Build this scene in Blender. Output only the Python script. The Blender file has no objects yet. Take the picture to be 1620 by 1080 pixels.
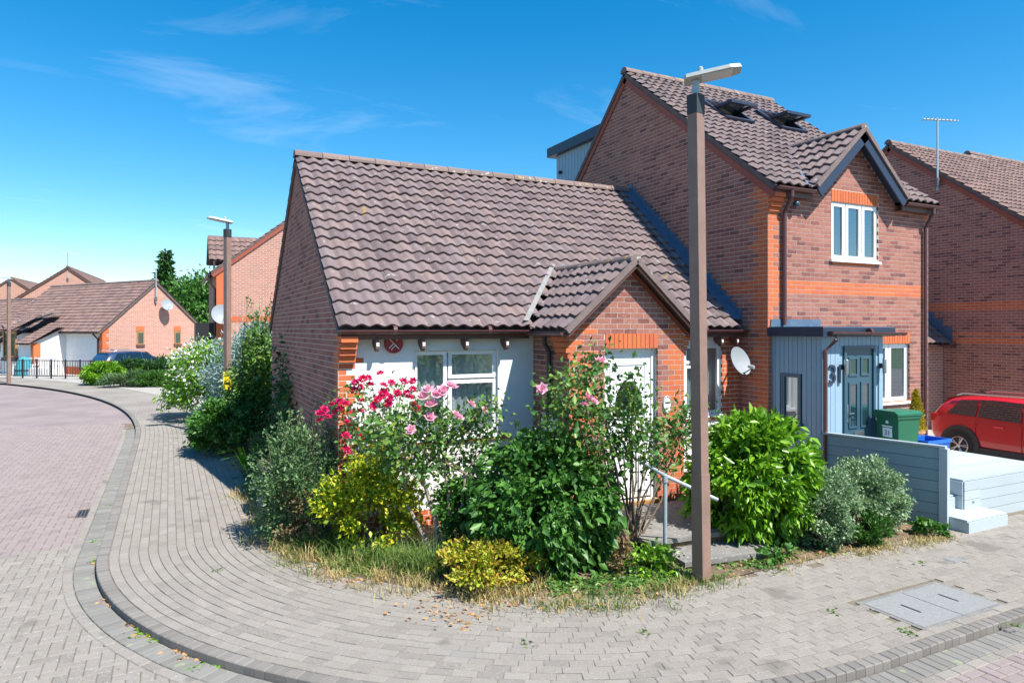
import bpy, math, random
import numpy as np
from mathutils import Vector as V, Matrix
random.seed(7); RNG = np.random.default_rng(7)
scene = bpy.context.scene
col = scene.collection
# ------------------------------------------------------------ camera, sky, sun, exposure
CAM = V((0, 0, 2.7)); YAW = math.radians(26.65)
cd = bpy.data.cameras.new('camera'); cam = bpy.data.objects.new('camera', cd); col.objects.link(cam)
cam.location = CAM; cam.rotation_euler = (math.pi/2, 0, -YAW)
cd.sensor_width = 36; cd.lens = 24.0; cd.shift_y = -20/1620; cd.clip_end = 2000
scene.camera = cam
AZ, EL = math.radians(22), math.radians(55)
SUN = V((math.sin(AZ)*math.cos(EL), -math.cos(AZ)*math.cos(EL), math.sin(EL)))
w = bpy.data.worlds.new('World'); scene.world = w; w.use_nodes = True
nt = w.node_tree; nt.nodes.clear()
def N(t, **k):
    n = nt.nodes.new(t)
    for a, b in k.items(): setattr(n, a, b)
    return n
out = N('ShaderNodeOutputWorld'); bg = N('ShaderNodeBackground'); sky = N('ShaderNodeTexSky')
sky.sky_type = 'NISHITA'; sky.sun_disc = False; sky.sun_elevation = EL; sky.sun_rotation = math.pi - AZ
sky.air_density = 1.0; sky.dust_density = 0.3; sky.ozone_density = 3.0
hs = N('ShaderNodeHueSaturation'); hs.inputs['Saturation'].default_value = 1.45; hs.inputs['Hue'].default_value = 0.492
tc = N('ShaderNodeTexCoord'); sp = N('ShaderNodeSeparateXYZ'); nt.links.new(tc.outputs['Generated'], sp.inputs[0])
zz = N('ShaderNodeMath', operation='ADD'); zz.inputs[1].default_value = 0.12; nt.links.new(sp.outputs['Z'], zz.inputs[0])
zm = N('ShaderNodeMath', operation='MAXIMUM'); zm.inputs[1].default_value = 0.05; nt.links.new(zz.outputs[0], zm.inputs[0])
dx = N('ShaderNodeMath', operation='DIVIDE'); dy = N('ShaderNodeMath', operation='DIVIDE')
nt.links.new(sp.outputs['X'], dx.inputs[0]); nt.links.new(zm.outputs[0], dx.inputs[1])
nt.links.new(sp.outputs['Y'], dy.inputs[0]); nt.links.new(zm.outputs[0], dy.inputs[1])
cx = N('ShaderNodeCombineXYZ'); nt.links.new(dx.outputs[0], cx.inputs[0]); nt.links.new(dy.outputs[0], cx.inputs[1])
mp = N('ShaderNodeMapping'); mp.inputs['Rotation'].default_value = (0, 0, 0.5); mp.inputs['Scale'].default_value = (0.55, 1.5, 1)
nt.links.new(cx.outputs[0], mp.inputs[0])
nz = N('ShaderNodeTexNoise'); nz.inputs['Scale'].default_value = 1.1; nz.inputs['Detail'].default_value = 9; nz.inputs['Roughness'].default_value = 0.6; nz.inputs['Distortion'].default_value = 0.7
nt.links.new(mp.outputs[0], nz.inputs['Vector'])
cr = N('ShaderNodeMapRange'); cr.inputs[1].default_value = 0.575; cr.inputs[2].default_value = 1.9
nt.links.new(nz.outputs['Fac'], cr.inputs[0])
mx = N('ShaderNodeMix', data_type='RGBA'); nt.links.new(cr.outputs[0], mx.inputs[0])
nt.links.new(sky.outputs[0], hs.inputs['Color']); nt.links.new(hs.outputs[0], mx.inputs[6])
mx.inputs[7].default_value = (8.5, 8.8, 9.2, 1)
nt.links.new(mx.outputs[2], bg.inputs['Color']); bg.inputs['Strength'].default_value = 0.106
nt.links.new(bg.outputs[0], out.inputs['Surface'])
sl = bpy.data.lights.new('sun', 'SUN'); sl.energy = 5.0; sl.angle = math.radians(0.5); sl.color = (1, 0.95, 0.87)
so = bpy.data.objects.new('sun', sl); col.objects.link(so); so.rotation_euler = SUN.to_track_quat('Z', 'Y').to_euler(); so.location = (0, 0, 30)
scene.view_settings.view_transform = 'Standard'; scene.view_settings.look = 'None'
scene.view_settings.gamma = 1; scene.view_settings.use_curve_mapping = False; scene.view_settings.exposure = 0.9
scene.render.resolution_x = 1024; scene.render.resolution_y = 682
# ------------------------------------------------------------ materials
MAT = {}
def mat(name, cols, rough=.8, var=1.0, nscale=6, bump=0., bscale=60, metal=0., island=False, spots=None, transl=0., spec=.5, coat=0.):
    """cols: list of colours spread over a random/noise ramp. island: every brick / leaf / tile gets its own tone"""
    m = bpy.data.materials.new(name); m.use_nodes = True; t = m.node_tree; n = t.nodes; L = t.links
    b = n['Principled BSDF']; b.inputs['Roughness'].default_value = rough; b.inputs['Metallic'].default_value = metal
    b.inputs['Specular IOR Level'].default_value = spec; b.inputs['Coat Weight'].default_value = coat
    geo = n.new('ShaderNodeNewGeometry')
    noi = n.new('ShaderNodeTexNoise'); noi.inputs['Scale'].default_value = nscale; noi.inputs['Detail'].default_value = 6; noi.inputs['Roughness'].default_value = .65
    L.new(geo.outputs['Position'], noi.inputs['Vector'])
    r = n.new('ShaderNodeValToRGB'); e = r.color_ramp.elements
    while len(e) < len(cols): e.new(.5)
    for i, c in enumerate(cols):
        e[i].position = i/max(1, len(cols)-1); e[i].color = (*c, 1)
    if len(cols) == 1: e[1].color = (*cols[0], 1)
    fac = noi.outputs['Fac']
    if island:
        oi = n.new('ShaderNodeObjectInfo'); ad = n.new('ShaderNodeMath'); ad.operation = 'ADD'; fr = n.new('ShaderNodeMath'); fr.operation = 'FRACT'
        L.new(oi.outputs['Random'], ad.inputs[0]); L.new(geo.outputs['Random Per Island'], ad.inputs[1]); L.new(ad.outputs[0], fr.inputs[0])
        mr = n.new('ShaderNodeMapRange'); L.new(noi.outputs['Fac'], mr.inputs[0]); mr.inputs[1].default_value = .25; mr.inputs[2].default_value = .75; mr.inputs[3].default_value = -.18; mr.inputs[4].default_value = .18
        a2 = n.new('ShaderNodeMath'); a2.operation = 'ADD'; a2.use_clamp = True; L.new(fr.outputs[0], a2.inputs[0]); L.new(mr.outputs[0], a2.inputs[1]); fac = a2.outputs[0]
    else:
        mr = n.new('ShaderNodeMapRange'); L.new(noi.outputs['Fac'], mr.inputs[0]); mr.inputs[1].default_value = .3; mr.inputs[2].default_value = .7; fac = mr.outputs[0]
    L.new(fac, r.inputs[0]); cout = r.outputs['Color']
    if spots:
        for (sc, th, scol) in spots:
            sn = n.new('ShaderNodeTexNoise'); sn.inputs['Scale'].default_value = sc; sn.inputs['Detail'].default_value = 3; L.new(geo.outputs['Position'], sn.inputs['Vector'])
            sm = n.new('ShaderNodeMapRange'); sm.inputs[1].default_value = th; sm.inputs[2].default_value = th+.05; L.new(sn.outputs['Fac'], sm.inputs[0])
            mm = n.new('ShaderNodeMix'); mm.data_type = 'RGBA'; L.new(sm.outputs[0], mm.inputs[0]); L.new(cout, mm.inputs[6]); mm.inputs[7].default_value = (*scol, 1); cout = mm.outputs[2]
    L.new(cout, b.inputs['Base Color'])
    if bump:
        bn = n.new('ShaderNodeTexNoise'); bn.inputs['Scale'].default_value = bscale; bn.inputs['Detail'].default_value = 4; L.new(geo.outputs['Position'], bn.inputs['Vector'])
        bp = n.new('ShaderNodeBump'); bp.inputs['Strength'].default_value = bump; bp.inputs['Distance'].default_value = .02; L.new(bn.outputs['Fac'], bp.inputs['Height']); L.new(bp.outputs[0], b.inputs['Normal'])
    if transl:
        tr = n.new('ShaderNodeBsdfTranslucent'); ms = n.new('ShaderNodeMixShader'); ms.inputs[0].default_value = transl
        L.new(cout, tr.inputs['Color']); L.new(b.outputs[0], ms.inputs[1]); L.new(tr.outputs[0], ms.inputs[2]); L.new(ms.outputs[0], n['Material Output'].inputs['Surface'])
    MAT[name] = m; return m
def glass_mat(name, tint, tr=.35):
    m = bpy.data.materials.new(name); m.use_nodes = True; n = m.node_tree.nodes; L = m.node_tree.links
    b = n['Principled BSDF']; b.inputs['Base Color'].default_value = (*tint, 1); b.inputs['Roughness'].default_value = .02; b.inputs['Specular IOR Level'].default_value = .9
    t = n.new('ShaderNodeBsdfTransparent'); t.inputs[0].default_value = (.8, .88, .9, 1); ms = n.new('ShaderNodeMixShader'); ms.inputs[0].default_value = tr
    gl = n.new('ShaderNodeBsdfGlossy'); gl.inputs['Roughness'].default_value = .01; gl.inputs[0].default_value = (.9,.95,1,1); m2 = n.new('ShaderNodeMixShader'); m2.inputs[0].default_value = .05 if 'dark' in name else .22
    L.new(b.outputs[0], ms.inputs[1]); L.new(t.outputs[0], ms.inputs[2]); L.new(ms.outputs[0], m2.inputs[1]); L.new(gl.outputs[0], m2.inputs[2]); L.new(m2.outputs[0], n['Material Output'].inputs['Surface']); MAT[name] = m
def brickwall_mat(name, d, cols, mortar):
    m = bpy.data.materials.new(name); m.use_nodes = True; n = m.node_tree.nodes; L = m.node_tree.links; b = n['Principled BSDF']; b.inputs['Roughness'].default_value = .9
    g = n.new('ShaderNodeNewGeometry'); dp = n.new('ShaderNodeVectorMath'); dp.operation = 'DOT_PRODUCT'; dp.inputs[1].default_value = d; L.new(g.outputs['Position'], dp.inputs[0])
    s = n.new('ShaderNodeSeparateXYZ'); L.new(g.outputs['Position'], s.inputs[0]); c = n.new('ShaderNodeCombineXYZ'); L.new(dp.outputs['Value'], c.inputs[0]); L.new(s.outputs['Z'], c.inputs[1])
    t = n.new('ShaderNodeTexBrick'); t.inputs['Scale'].default_value = 1; t.inputs['Brick Width'].default_value = .225; t.inputs['Row Height'].default_value = .075; t.inputs['Mortar Size'].default_value = .008
    t.inputs['Color1'].default_value = (*cols[0], 1); t.inputs['Color2'].default_value = (*cols[1], 1); t.inputs['Mortar'].default_value = (*mortar, 1); L.new(c.outputs[0], t.inputs['Vector'])
    L.new(t.outputs['Color'], b.inputs['Base Color']); bp = n.new('ShaderNodeBump'); bp.inputs['Strength'].default_value = .5; bp.inputs['Distance'].default_value = .01; bp.invert = True
    L.new(t.outputs['Fac'], bp.inputs['Height']); L.new(bp.outputs[0], b.inputs['Normal']); MAT[name] = m
mat('brick_brown', [(.15,.06,.055),(.27,.10,.078),(.325,.13,.098),(.35,.145,.105),(.30,.115,.088),(.38,.175,.13),(.24,.088,.07)], .9, nscale=30, island=True, bump=.4, bscale=150)
mat('brick_red', [(.50,.125,.045),(.58,.15,.05),(.47,.11,.045)], .85, nscale=20, island=True, bump=.3, bscale=150)
mat('mortar', [(.50,.43,.37),(.60,.52,.45)], .95, nscale=15, bump=.4, bscale=120)
mat('tile', [(.115,.086,.088),(.165,.122,.122),(.205,.148,.138),(.155,.118,.122),(.185,.142,.145)], .85, nscale=9, island=True, bump=.45, bscale=90, spots=[(7,.66,(.25,.235,.215)),(14,.69,(.40,.39,.36)),(4.5,.69,(.085,.07,.06)),(3.1,.74,(.30,.20,.07))])
mat('verge_tile', [(.15,.11,.105),(.20,.15,.14)], .9, nscale=8, bump=.4, spots=[(9,.66,(.30,.28,.25))])
mat('ridge', [(.15,.11,.105),(.22,.16,.14)], .9, nscale=6, bump=.4, island=True, spots=[(5,.63,(.34,.22,.09)),(9,.64,(.38,.37,.34))])
mat('tile_far', [(.13,.085,.08),(.18,.115,.10),(.22,.14,.12)], .85, nscale=9, island=True)
mat('undercloak', [(.10,.07,.065),(.15,.11,.10)], .9)
mat('lead', [(.06,.11,.18),(.10,.16,.24)], .6, nscale=10, bump=.2, bscale=20)
mat('flash_light', [(.17,.17,.17),(.25,.25,.245)], .8, nscale=14)
mat('render', [(.74,.74,.72),(.82,.82,.80)], .9, nscale=3, bump=.35, bscale=220, spots=[(2.2,.70,(.66,.65,.60))])
mat('upvc', [(.80,.81,.82)], .35)
mat('fascia_brown', [(.10,.045,.035),(.13,.06,.045)], .5)
mat('gutter', [(.085,.035,.035),(.12,.05,.05)], .35)
mat('pipe_dark', [(.035,.022,.022)], .4)
mat('red_paint', [(.24,.055,.03),(.30,.07,.04)], .6)
mat('white_tip', [(.78,.77,.73)], .7)
mat('curtain', [(.62,.66,.68),(.75,.78,.80)], .9, transl=.2)
mat('dark_in', [(.02,.025,.03)], .9)
mat('blind', [(.6,.6,.55)], .8)
glass_mat('glass', (.02,.05,.06)); glass_mat('glass_dark', (.008,.012,.015), .08); glass_mat('glass_clear', (.03,.07,.09), .8)
mat('clad', [(.235,.36,.46),(.265,.395,.50)], .55, nscale=2)
mat('navy', [(.022,.034,.065)], .45)
mat('door_teal', [(.035,.09,.13)], .35)
mat('steel', [(.45,.46,.47)], .35, metal=.9)
mat('galv', [(.30,.38,.42),(.42,.50,.53)], .5, metal=.35, nscale=25)
mat('post_brown', [(.20,.125,.097),(.26,.168,.135)], .55, nscale=4, bump=.15, bscale=30)
mat('lamp_grey', [(.30,.33,.33),(.40,.43,.42)], .5, nscale=12)
mat('lamp_glass', [(.55,.58,.58)], .2)
mat('dish', [(.24,.27,.30)], .6); mat('dish_arm', [(.12,.12,.13)], .5)
mat('sign_yellow', [(.85,.56,.01)], .5); mat('black', [(.012,.012,.014)], .5)
mat('alarm_red', [(.28,.012,.015)], .4)
mat('bin_green', [(.012,.11,.055),(.018,.135,.065)], .4, nscale=3)
mat('white', [(.8,.8,.8)], .6); mat('blue_box', [(.01,.12,.55)], .45)
mat('deck', [(.36,.42,.45),(.42,.48,.51)], .6, nscale=3, island=True, bump=.1, bscale=120)
mat('fence', [(.20,.31,.355),(.23,.345,.39)], .6, nscale=3, island=True)
mat('slab', [(.15,.145,.138),(.24,.23,.218)], .95, nscale=8, bump=.5, bscale=120, spots=[(30,.64,(.45,.44,.41))])
mat('block_grey', [(.225,.203,.178),(.278,.252,.222),(.25,.226,.198),(.295,.267,.234)], .95, nscale=14, island=True, bump=.6, bscale=170, spots=[(60,.62,(.38,.36,.335)),(1.3,.64,(.19,.172,.15)),(25,.67,(.14,.125,.105)),(.6,.66,(.255,.24,.222))])
mat('block_pink', [(.225,.184,.178),(.275,.226,.22),(.25,.205,.199)], .95, nscale=12, island=True, bump=.5, bscale=170, spots=[(60,.66,(.38,.34,.335)),(.8,.66,(.21,.18,.18))])
mat('kerb', [(.165,.15,.138),(.215,.198,.18)], .9, nscale=14, island=True, bump=.5, bscale=120)
mat('channel', [(.17,.162,.148),(.22,.212,.195)], .95, nscale=10, island=True, bump=.5, bscale=120, spots=[(9,.62,(.24,.27,.17))])
mat('sand', [(.11,.095,.075),(.17,.14,.10),(.09,.085,.06)], 1, nscale=5, bump=.5)
mat('soil', [(.07,.05,.035),(.14,.10,.065),(.22,.16,.10)], 1, nscale=4, bump=.8, bscale=40)
mat('concrete', [(.30,.285,.265),(.37,.355,.33)], .95, nscale=3, bump=.3)
mat('tarmac', [(.24,.22,.21),(.30,.28,.27)], .95, nscale=2, bump=.4)
mat('cover', [(.20,.207,.207),(.26,.265,.265)], .85, nscale=25, bump=.5, bscale=90)
mat('iron', [(.05,.05,.055),(.09,.085,.08)], .7, nscale=20)
mat('field', [(.07,.10,.03),(.11,.14,.05)], 1, nscale=.5)
def leafm(name, cols, tr=.28, rough=.45): mat(name, cols, rough, nscale=3, island=True, transl=tr, spec=.5)
leafm('leaf_dark', [(0.016,0.052,0.016),(0.039,0.117,0.026),(0.058,0.163,0.033)])
leafm('leaf_mid', [(0.033,0.104,0.016),(0.065,0.195,0.026),(0.104,0.260,0.039)])
leafm('leaf_bright', [(0.078,0.208,0.010),(0.156,0.364,0.016),(0.247,0.468,0.026)], .33, .35)
leafm('leaf_rose', [(0.039,0.111,0.023),(0.078,0.195,0.039),(0.117,0.260,0.046),(0.208,0.286,0.039)], .28, .4)
leafm('leaf_yellow', [(0.130,0.260,0.019),(0.286,0.429,0.019),(0.715,0.624,0.026),(0.208,0.364,0.026)])
leafm('leaf_spirea', [(.20,.32,.02),(.42,.45,.03),(.50,.27,.05),(.34,.42,.03),(.48,.46,.04)])
leafm('leaf_grey', [(.05,.12,.04),(.09,.19,.065),(.15,.26,.10),(.18,.27,.13)])
leafm('leaf_silver', [(0.182,0.286,0.260),(0.286,0.416,0.377),(0.416,0.546,0.494)])
leafm('leaf_varieg', [(.08,.19,.06),(.20,.34,.15),(.42,.52,.34),(.15,.28,.10)])
leafm('leaf_brown', [(.20,.12,.055),(.30,.19,.09),(.12,.10,.04)])
leafm('leaf_gold', [(.30,.24,.01),(.50,.38,.01),(.40,.34,.02)])
leafm('straw', [(.42,.31,.14),(.55,.42,.20),(.28,.30,.08),(.38,.24,.10)], .2, .8)
leafm('grass', [(.05,.12,.02),(.11,.20,.03),(.20,.26,.06)], .25, .6)
leafm('litter', [(.45,.24,.08),(.55,.30,.12),(.30,.14,.06)], .1, .9)
leafm('petal_red', [(.50,.005,.05),(.65,.01,.10),(.55,.01,.22)], .25, .5)
leafm('petal_pink', [(.75,.25,.40),(.80,.40,.52),(.75,.45,.50)], .25, .5)
leafm('petal_white', [(.75,.76,.72),(.8,.8,.78)], .2, .6)
mat('bark', [(.13,.09,.06),(.24,.18,.13)], .9, nscale=20, bump=.6)
mat('bark_pale', [(.26,.21,.17),(.40,.34,.28)], .9, nscale=30, bump=.6)
mat('car_red', [(.55,.008,.015)], .25, coat=1.0); mat('car_blue', [(.02,.045,.10)], .25, coat=1.0)
mat('rubber', [(.018,.018,.02)], .8); mat('plastic', [(.03,.033,.037)], .6); mat('alloy', [(.6,.6,.62)], .3, metal=.9)
mat('lamp_red', [(.5,.02,.02)], .2); mat('wood', [(.33,.16,.05),(.42,.21,.07)], .6, nscale=5)
mat('bench', [(.62,.60,.60),(.72,.70,.69)], .7); mat('teal', [(.03,.22,.27),(.05,.28,.33)], .8)
mat('terracotta', [(.5,.24,.13)], .9)
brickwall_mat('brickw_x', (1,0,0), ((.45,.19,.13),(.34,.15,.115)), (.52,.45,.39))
brickwall_mat('brickw_f', (.834,.552,0), ((.50,.22,.15),(.40,.17,.12)), (.55,.47,.41))
brickwall_mat('brickw_g', (-.552,.834,0), ((.50,.22,.15),(.40,.17,.12)), (.55,.47,.41))
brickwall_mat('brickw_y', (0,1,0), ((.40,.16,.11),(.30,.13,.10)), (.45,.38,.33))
# ------------------------------------------------------------ helpers
WO = {}
Z = V((0, 0, 1))
def tag(o, label=None, cat=None, group=None, kind=None):
    if label: o['label'] = label
    if cat: o['category'] = cat
    if group: o['group'] = group
    if kind: o['kind'] = kind
    return o
def thing(name, label, cat, loc=(0,0,0), group=None):
    o = bpy.data.objects.new(name, None); col.objects.link(o); o.location = loc; o.empty_display_size = .2
    WO[o] = V(loc); return tag(o, label, cat, group)
def link(name, me, m, parent=None, loc=None):
    o = bpy.data.objects.new(name, me); col.objects.link(o)
    if m and not me.materials: me.materials.append(MAT[m])
    loc = V(loc) if loc is not None else V((0,0,0))
    WO[o] = loc.copy()
    if parent is not None: o.parent = parent; o.location = loc - WO[parent]
    else: o.location = loc
    return o
class MB:
    def __init__(s): s.v = []; s.f = []
    def quad(s, *p):
        i = len(s.v); s.v += [tuple(q) for q in p]; s.f.append(tuple(range(i, i+len(p)))); return s
    def box(s, lo, hi): return s.fbox(None, lo[0], hi[0], lo[1], hi[1], lo[2], hi[2])
    def fbox(s, F, a0, a1, b0, b1, c0, c1):
        i = len(s.v); P = [(a,b,c) for c in (c0,c1) for b in (b0,b1) for a in (a0,a1)]
        s.v += [tuple(F(*p)) if F else p for p in P]
        s.f += [tuple(i+k for k in q) for q in ((0,2,3,1),(4,5,7,6),(0,1,5,4),(2,6,7,3),(0,4,6,2),(1,3,7,5))]; return s
    def prism(s, poly, F, b0, b1):
        """poly of (a,c) extruded along b through frame F"""
        i = len(s.v); n = len(poly)
        s.v += [tuple(F(a,b0,c)) for a,c in poly] + [tuple(F(a,b1,c)) for a,c in poly]
        s.f.append(tuple(range(i, i+n))); s.f.append(tuple(range(i+2*n-1, i+n-1, -1)))
        s.f += [(i+k, i+n+k, i+n+(k+1)%n, i+(k+1)%n) for k in range(n)]; return s
    def tube(s, pts, r, n=8, cap=True):
        pts = [V(p) for p in pts]; rs = r if isinstance(r, (list, tuple)) else [r]*len(pts); rings = []
        for k, p in enumerate(pts):
            d = (pts[min(k+1, len(pts)-1)] - pts[max(k-1, 0)]).normalized()
            a = d.cross(V((0,0,1)) if abs(d.z) < .9 else V((1,0,0))).normalized(); b = d.cross(a)
            i = len(s.v); s.v += [tuple(p + rs[k]*(math.cos(2*math.pi*j/n)*a + math.sin(2*math.pi*j/n)*b)) for j in range(n)]; rings.append(i)
        for i0, i1 in zip(rings, rings[1:]): s.f += [(i0+j, i0+(j+1)%n, i1+(j+1)%n, i1+j) for j in range(n)]
        if cap: s.f.append(tuple(rings[0]+j for j in range(n))[::-1]); s.f.append(tuple(rings[-1]+j for j in range(n)))
        return s
    def lathe(s, prof, c=(0,0,0), n=16, F=None):
        i = len(s.v); c = V(c)
        for r, z in prof:
            for j in range(n):
                p = V((r*math.cos(2*math.pi*j/n), r*math.sin(2*math.pi*j/n), z)); s.v.append(tuple(F(*p) if F else c+p))
        for k in range(len(prof)-1): s.f += [(i+k*n+j, i+k*n+(j+1)%n, i+(k+1)*n+(j+1)%n, i+(k+1)*n+j) for j in range(n)]
        s.f.append(tuple(i+j for j in range(n))[::-1]); s.f.append(tuple(i+(len(prof)-1)*n+j for j in range(n))); return s
    def build(s, name, m, parent=None, smooth=False):
        off = WO[parent] if parent is not None else V((0,0,0))
        me = bpy.data.meshes.new(name); me.from_pydata([(a-off.x, b-off.y, c-off.z) for a,b,c in s.v], [], s.f); me.update()
        if smooth: me.polygons.foreach_set('use_smooth', [True]*len(me.polygons))
        o = link(name, me, m, parent, off if parent is not None else None); return o
def frame(O, u, n, w=None):
    O, u, n = V(O), V(u), V(n); w = V(w) if w is not None else Z
    return lambda a, b, c: O + a*u + b*n + c*w
SY, CY = math.sin(YAW), math.cos(YAW)
def proj(p):
    d = p[0]*SY + p[1]*CY
    if d < .3: return None
    return 810 + 1080*(p[0]*CY - p[1]*SY)/d, 520 - 1080*(p[2]-2.7)/d, d
def gp(x, y, z=0):
    d = (2.7-z)*1080/(y-520); l = (x-810)*d/1080
    return V((d*SY + l*CY, d*CY - l*SY, z))
class Pieces:
    """many alike pieces (bricks, tiles, blocks): the 300 that show largest become objects, the rest one 'stuff' part each"""
    def __init__(s, nmax=300): s.L = []; s.nmax = nmax; s.cache = {}
    def add(s, parent, name, key, mesh_fn, M4, m, n): s.L.append((parent, name, key, mesh_fn, M4, m, n))
    def finish(s, rest):
        sc = []
        for i, q in enumerate(s.L):
            c = q[4].translation; p = proj(c); ok = p and -20 < p[0] < 1640 and -20 < p[1] < 1100 and q[6].dot(CAM-c) > 0
            sc.append((p[2] if ok else 1e6, i))
        sc.sort(); ind = {i for d, i in sc[:s.nmax] if d < 1e5}; J = {}
        for i, (par, name, key, fn, M4, m, n) in enumerate(s.L):
            if key not in s.cache: s.cache[key] = (fn(), {})
            (vs, fs), ms = s.cache[key]
            if i in ind:
                if m not in ms:
                    me = bpy.data.meshes.new(name); me.from_pydata(vs, [], fs); me.materials.append(MAT[m]); ms[m] = me
                o = bpy.data.objects.new(name, ms[m]); col.objects.link(o); o.parent = par
                M = M4.copy(); M.translation = M4.translation - WO[par]; o.matrix_local = M
            else:
                mb = J.setdefault((par, m), MB()); k = len(mb.v); mb.v += [tuple(M4 @ V(v)) for v in vs]; mb.f += [tuple(k+j for j in f) for f in fs]
        for (par, m), mb in J.items(): mb.build(rest, m, par)['kind'] = 'stuff'
def mat4(c, x, y, z):
    M = Matrix.Identity(4)
    for i, a in enumerate((x, y, z)):
        for j in range(3): M[j][i] = a[j]
    M.translation = V(c); return M
def brick_mesh(l, h, d=.03):
    v = [(-l/2,0,-h/2),(l/2,0,-h/2),(l/2,0,h/2),(-l/2,0,h/2),(-l/2,-d,-h/2),(l/2,-d,-h/2),(l/2,-d,h/2),(-l/2,-d,h/2)]
    return v, [(3,2,1,0),(0,1,5,4),(1,2,6,5),(2,3,7,6),(3,0,4,7)]
CO = .075
def wall(T, name, O, u, n, W, top, ops=(), bm=None, pieces=None, back='mortar', red=None, z0=0., label=None, parent=None):
    """wall sheet with openings and, if pieces is given, real bricks. top: list of (a,z) break points of the upper edge"""
    O, u, n = V(O), V(u), V(n); F = frame(O, u, n)
    def tz(a):
        for (a0,c0),(a1,c1) in zip(top, top[1:]):
            if a0 <= a <= a1+1e-6: return c0 + (c1-c0)*(a-a0)/max(1e-6, a1-a0)
        return top[-1][1]
    us = sorted({0., W, *[a for a,_ in top], *[x for o in ops for x in o[:2]]}); mb = MB()
    for a0, a1 in zip(us, us[1:]):
        if a1-a0 < 1e-5: continue
        hs = sorted((o[2], o[3]) for o in ops if o[0] <= a0+1e-6 and o[1] >= a1-1e-6); z = z0
        for lo, hi in hs:
            if lo > z: mb.quad(F(a0,0,z), F(a1,0,z), F(a1,0,lo), F(a0,0,lo))
            z = hi
        mb.quad(F(a0,0,z), F(a1,0,z), F(a1,0,tz(a1)), F(a0,0,tz(a0)))
    for a0, a1, c0, c1 in ops:
        D = -.12
        mb.quad(F(a0,0,c0),F(a0,D,c0),F(a0,D,c1),F(a0,0,c1)); mb.quad(F(a1,0,c0),F(a1,0,c1),F(a1,D,c1),F(a1,D,c0))
        mb.quad(F(a0,0,c1),F(a0,D,c1),F(a1,D,c1),F(a1,0,c1)); mb.quad(F(a0,0,c0),F(a1,0,c0),F(a1,D,c0),F(a0,D,c0))
    part = mb.build(name, back, parent or T)
    if label: part['label'] = label
    if pieces is None: return part
    zmax = max(c for _,c in top); k = int(z0/CO)
    while k*CO < zmax:
        zc = k*CO + CO/2; k += 1
        if zc-CO/2 < z0-1e-3: continue
        # interval of the wall at this height
        lo, hi = None, None
        for i in range(0, 401):
            a = W*i/400
            if tz(a) >= zc+.02:
                lo = a if lo is None else lo; hi = a
        if lo is None: continue
        off = (k % 2)*.1125
        a = lo - off - .0001; first = True; e = [hi]
        x = math.floor(lo/.225)*.225 - off
        while x < hi:
            b0, b1 = max(x, lo)+.005, min(x+.225, hi)-.005; x += .225
            segs = [(b0, b1)]
            for (o0,o1,c0,c1) in ops:
                if c0-.01 < zc < c1+.01:
                    ns = []
                    for s0, s1 in segs:
                        if s1 <= o0 or s0 >= o1: ns.append((s0,s1)); continue
                        if s0 < o0-.01: ns.append((s0, o0))
                        if s1 > o1+.01: ns.append((o1, s1))
                    segs = ns
            for s0, s1 in segs:
                if s1-s0 < .03: continue
                l = round(s1-s0, 3); c = F((s0+s1)/2, .0035, zc); m = red((s0+s1)/2, zc, k) if red else 'brick_brown'
                if m is None: continue
                if m == 'split': m = 'brick_red'
                pieces.add(part, 'brick', ('b', l), (lambda l=l: brick_mesh(l, .065)), mat4(c, u, n, Z), m, n)
    return part
def soldier(T, part, pieces, O, u, n, a0, a1, c0, h=.215):
    F = frame(O, u, n); k = max(1, round((a1-a0)/.075)); st = (a1-a0)/k
    for i in range(k): pieces.add(part, 'brick', ('s', round(st,3), h), (lambda st=st: brick_mesh(st-.01, h-.008)), mat4(F(a0+(i+.5)*st, .009, c0+h/2), u, n, Z), 'brick_red', V(n))
TW, TG = .2, .25
def tile_mesh(w=TW, g=TG, A=.042, th=.026, ns=8):
    vs, fs = [], []
    L = g + .04
    for j, (y, dz) in enumerate(((0, .042), (L, 0))):
        for i in range(ns+1):
            t = i/ns; zz = A*(.5-.5*math.cos(2*math.pi*((t**.8)))) ; vs.append((t*w - w/2, y - g/2, zz + dz))
    for i in range(ns+1): vs.append((i/ns*w - w/2, -g/2, vs[i][2]-th))
    n1 = ns+1
    for i in range(ns): fs.append((i, i+1, n1+i+1, n1+i)); fs.append((2*n1+i, 2*n1+i+1, i+1, i))
    return vs, fs
def roof(T, parent, pieces, O, u, s, W, Ls, keep=None, m='tile', w=TW, g=TG, ns=8):
    """tiled plane: O eave corner, u along the eave, s up the slope"""
    O, u, s = V(O), V(u).normalized(), V(s).normalized(); n = u.cross(s)
    if n.z < 0: n = -n
    x, y = (u, s) if u.cross(s).z > 0 else (-u, s)
    nc = round(Ls/g); g2 = Ls/nc; nt_ = max(1, round(W/w)); w2 = W/nt_; key = ('t', round(w2,4), round(g2,4), ns)
    for j in range(nc):
        for i in range(nt_):
            c = O + u*((i+.5)*w2) + s*((j+.5)*g2 + random.uniform(-.005,.005)) + n*(.004+random.uniform(-.003,.004))
            if keep and not keep(c): continue
            pieces.add(parent, 'roof_tile', key, (lambda: tile_mesh(w2, g2, ns=ns)), mat4(c, x, y, n), m, n)
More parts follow.
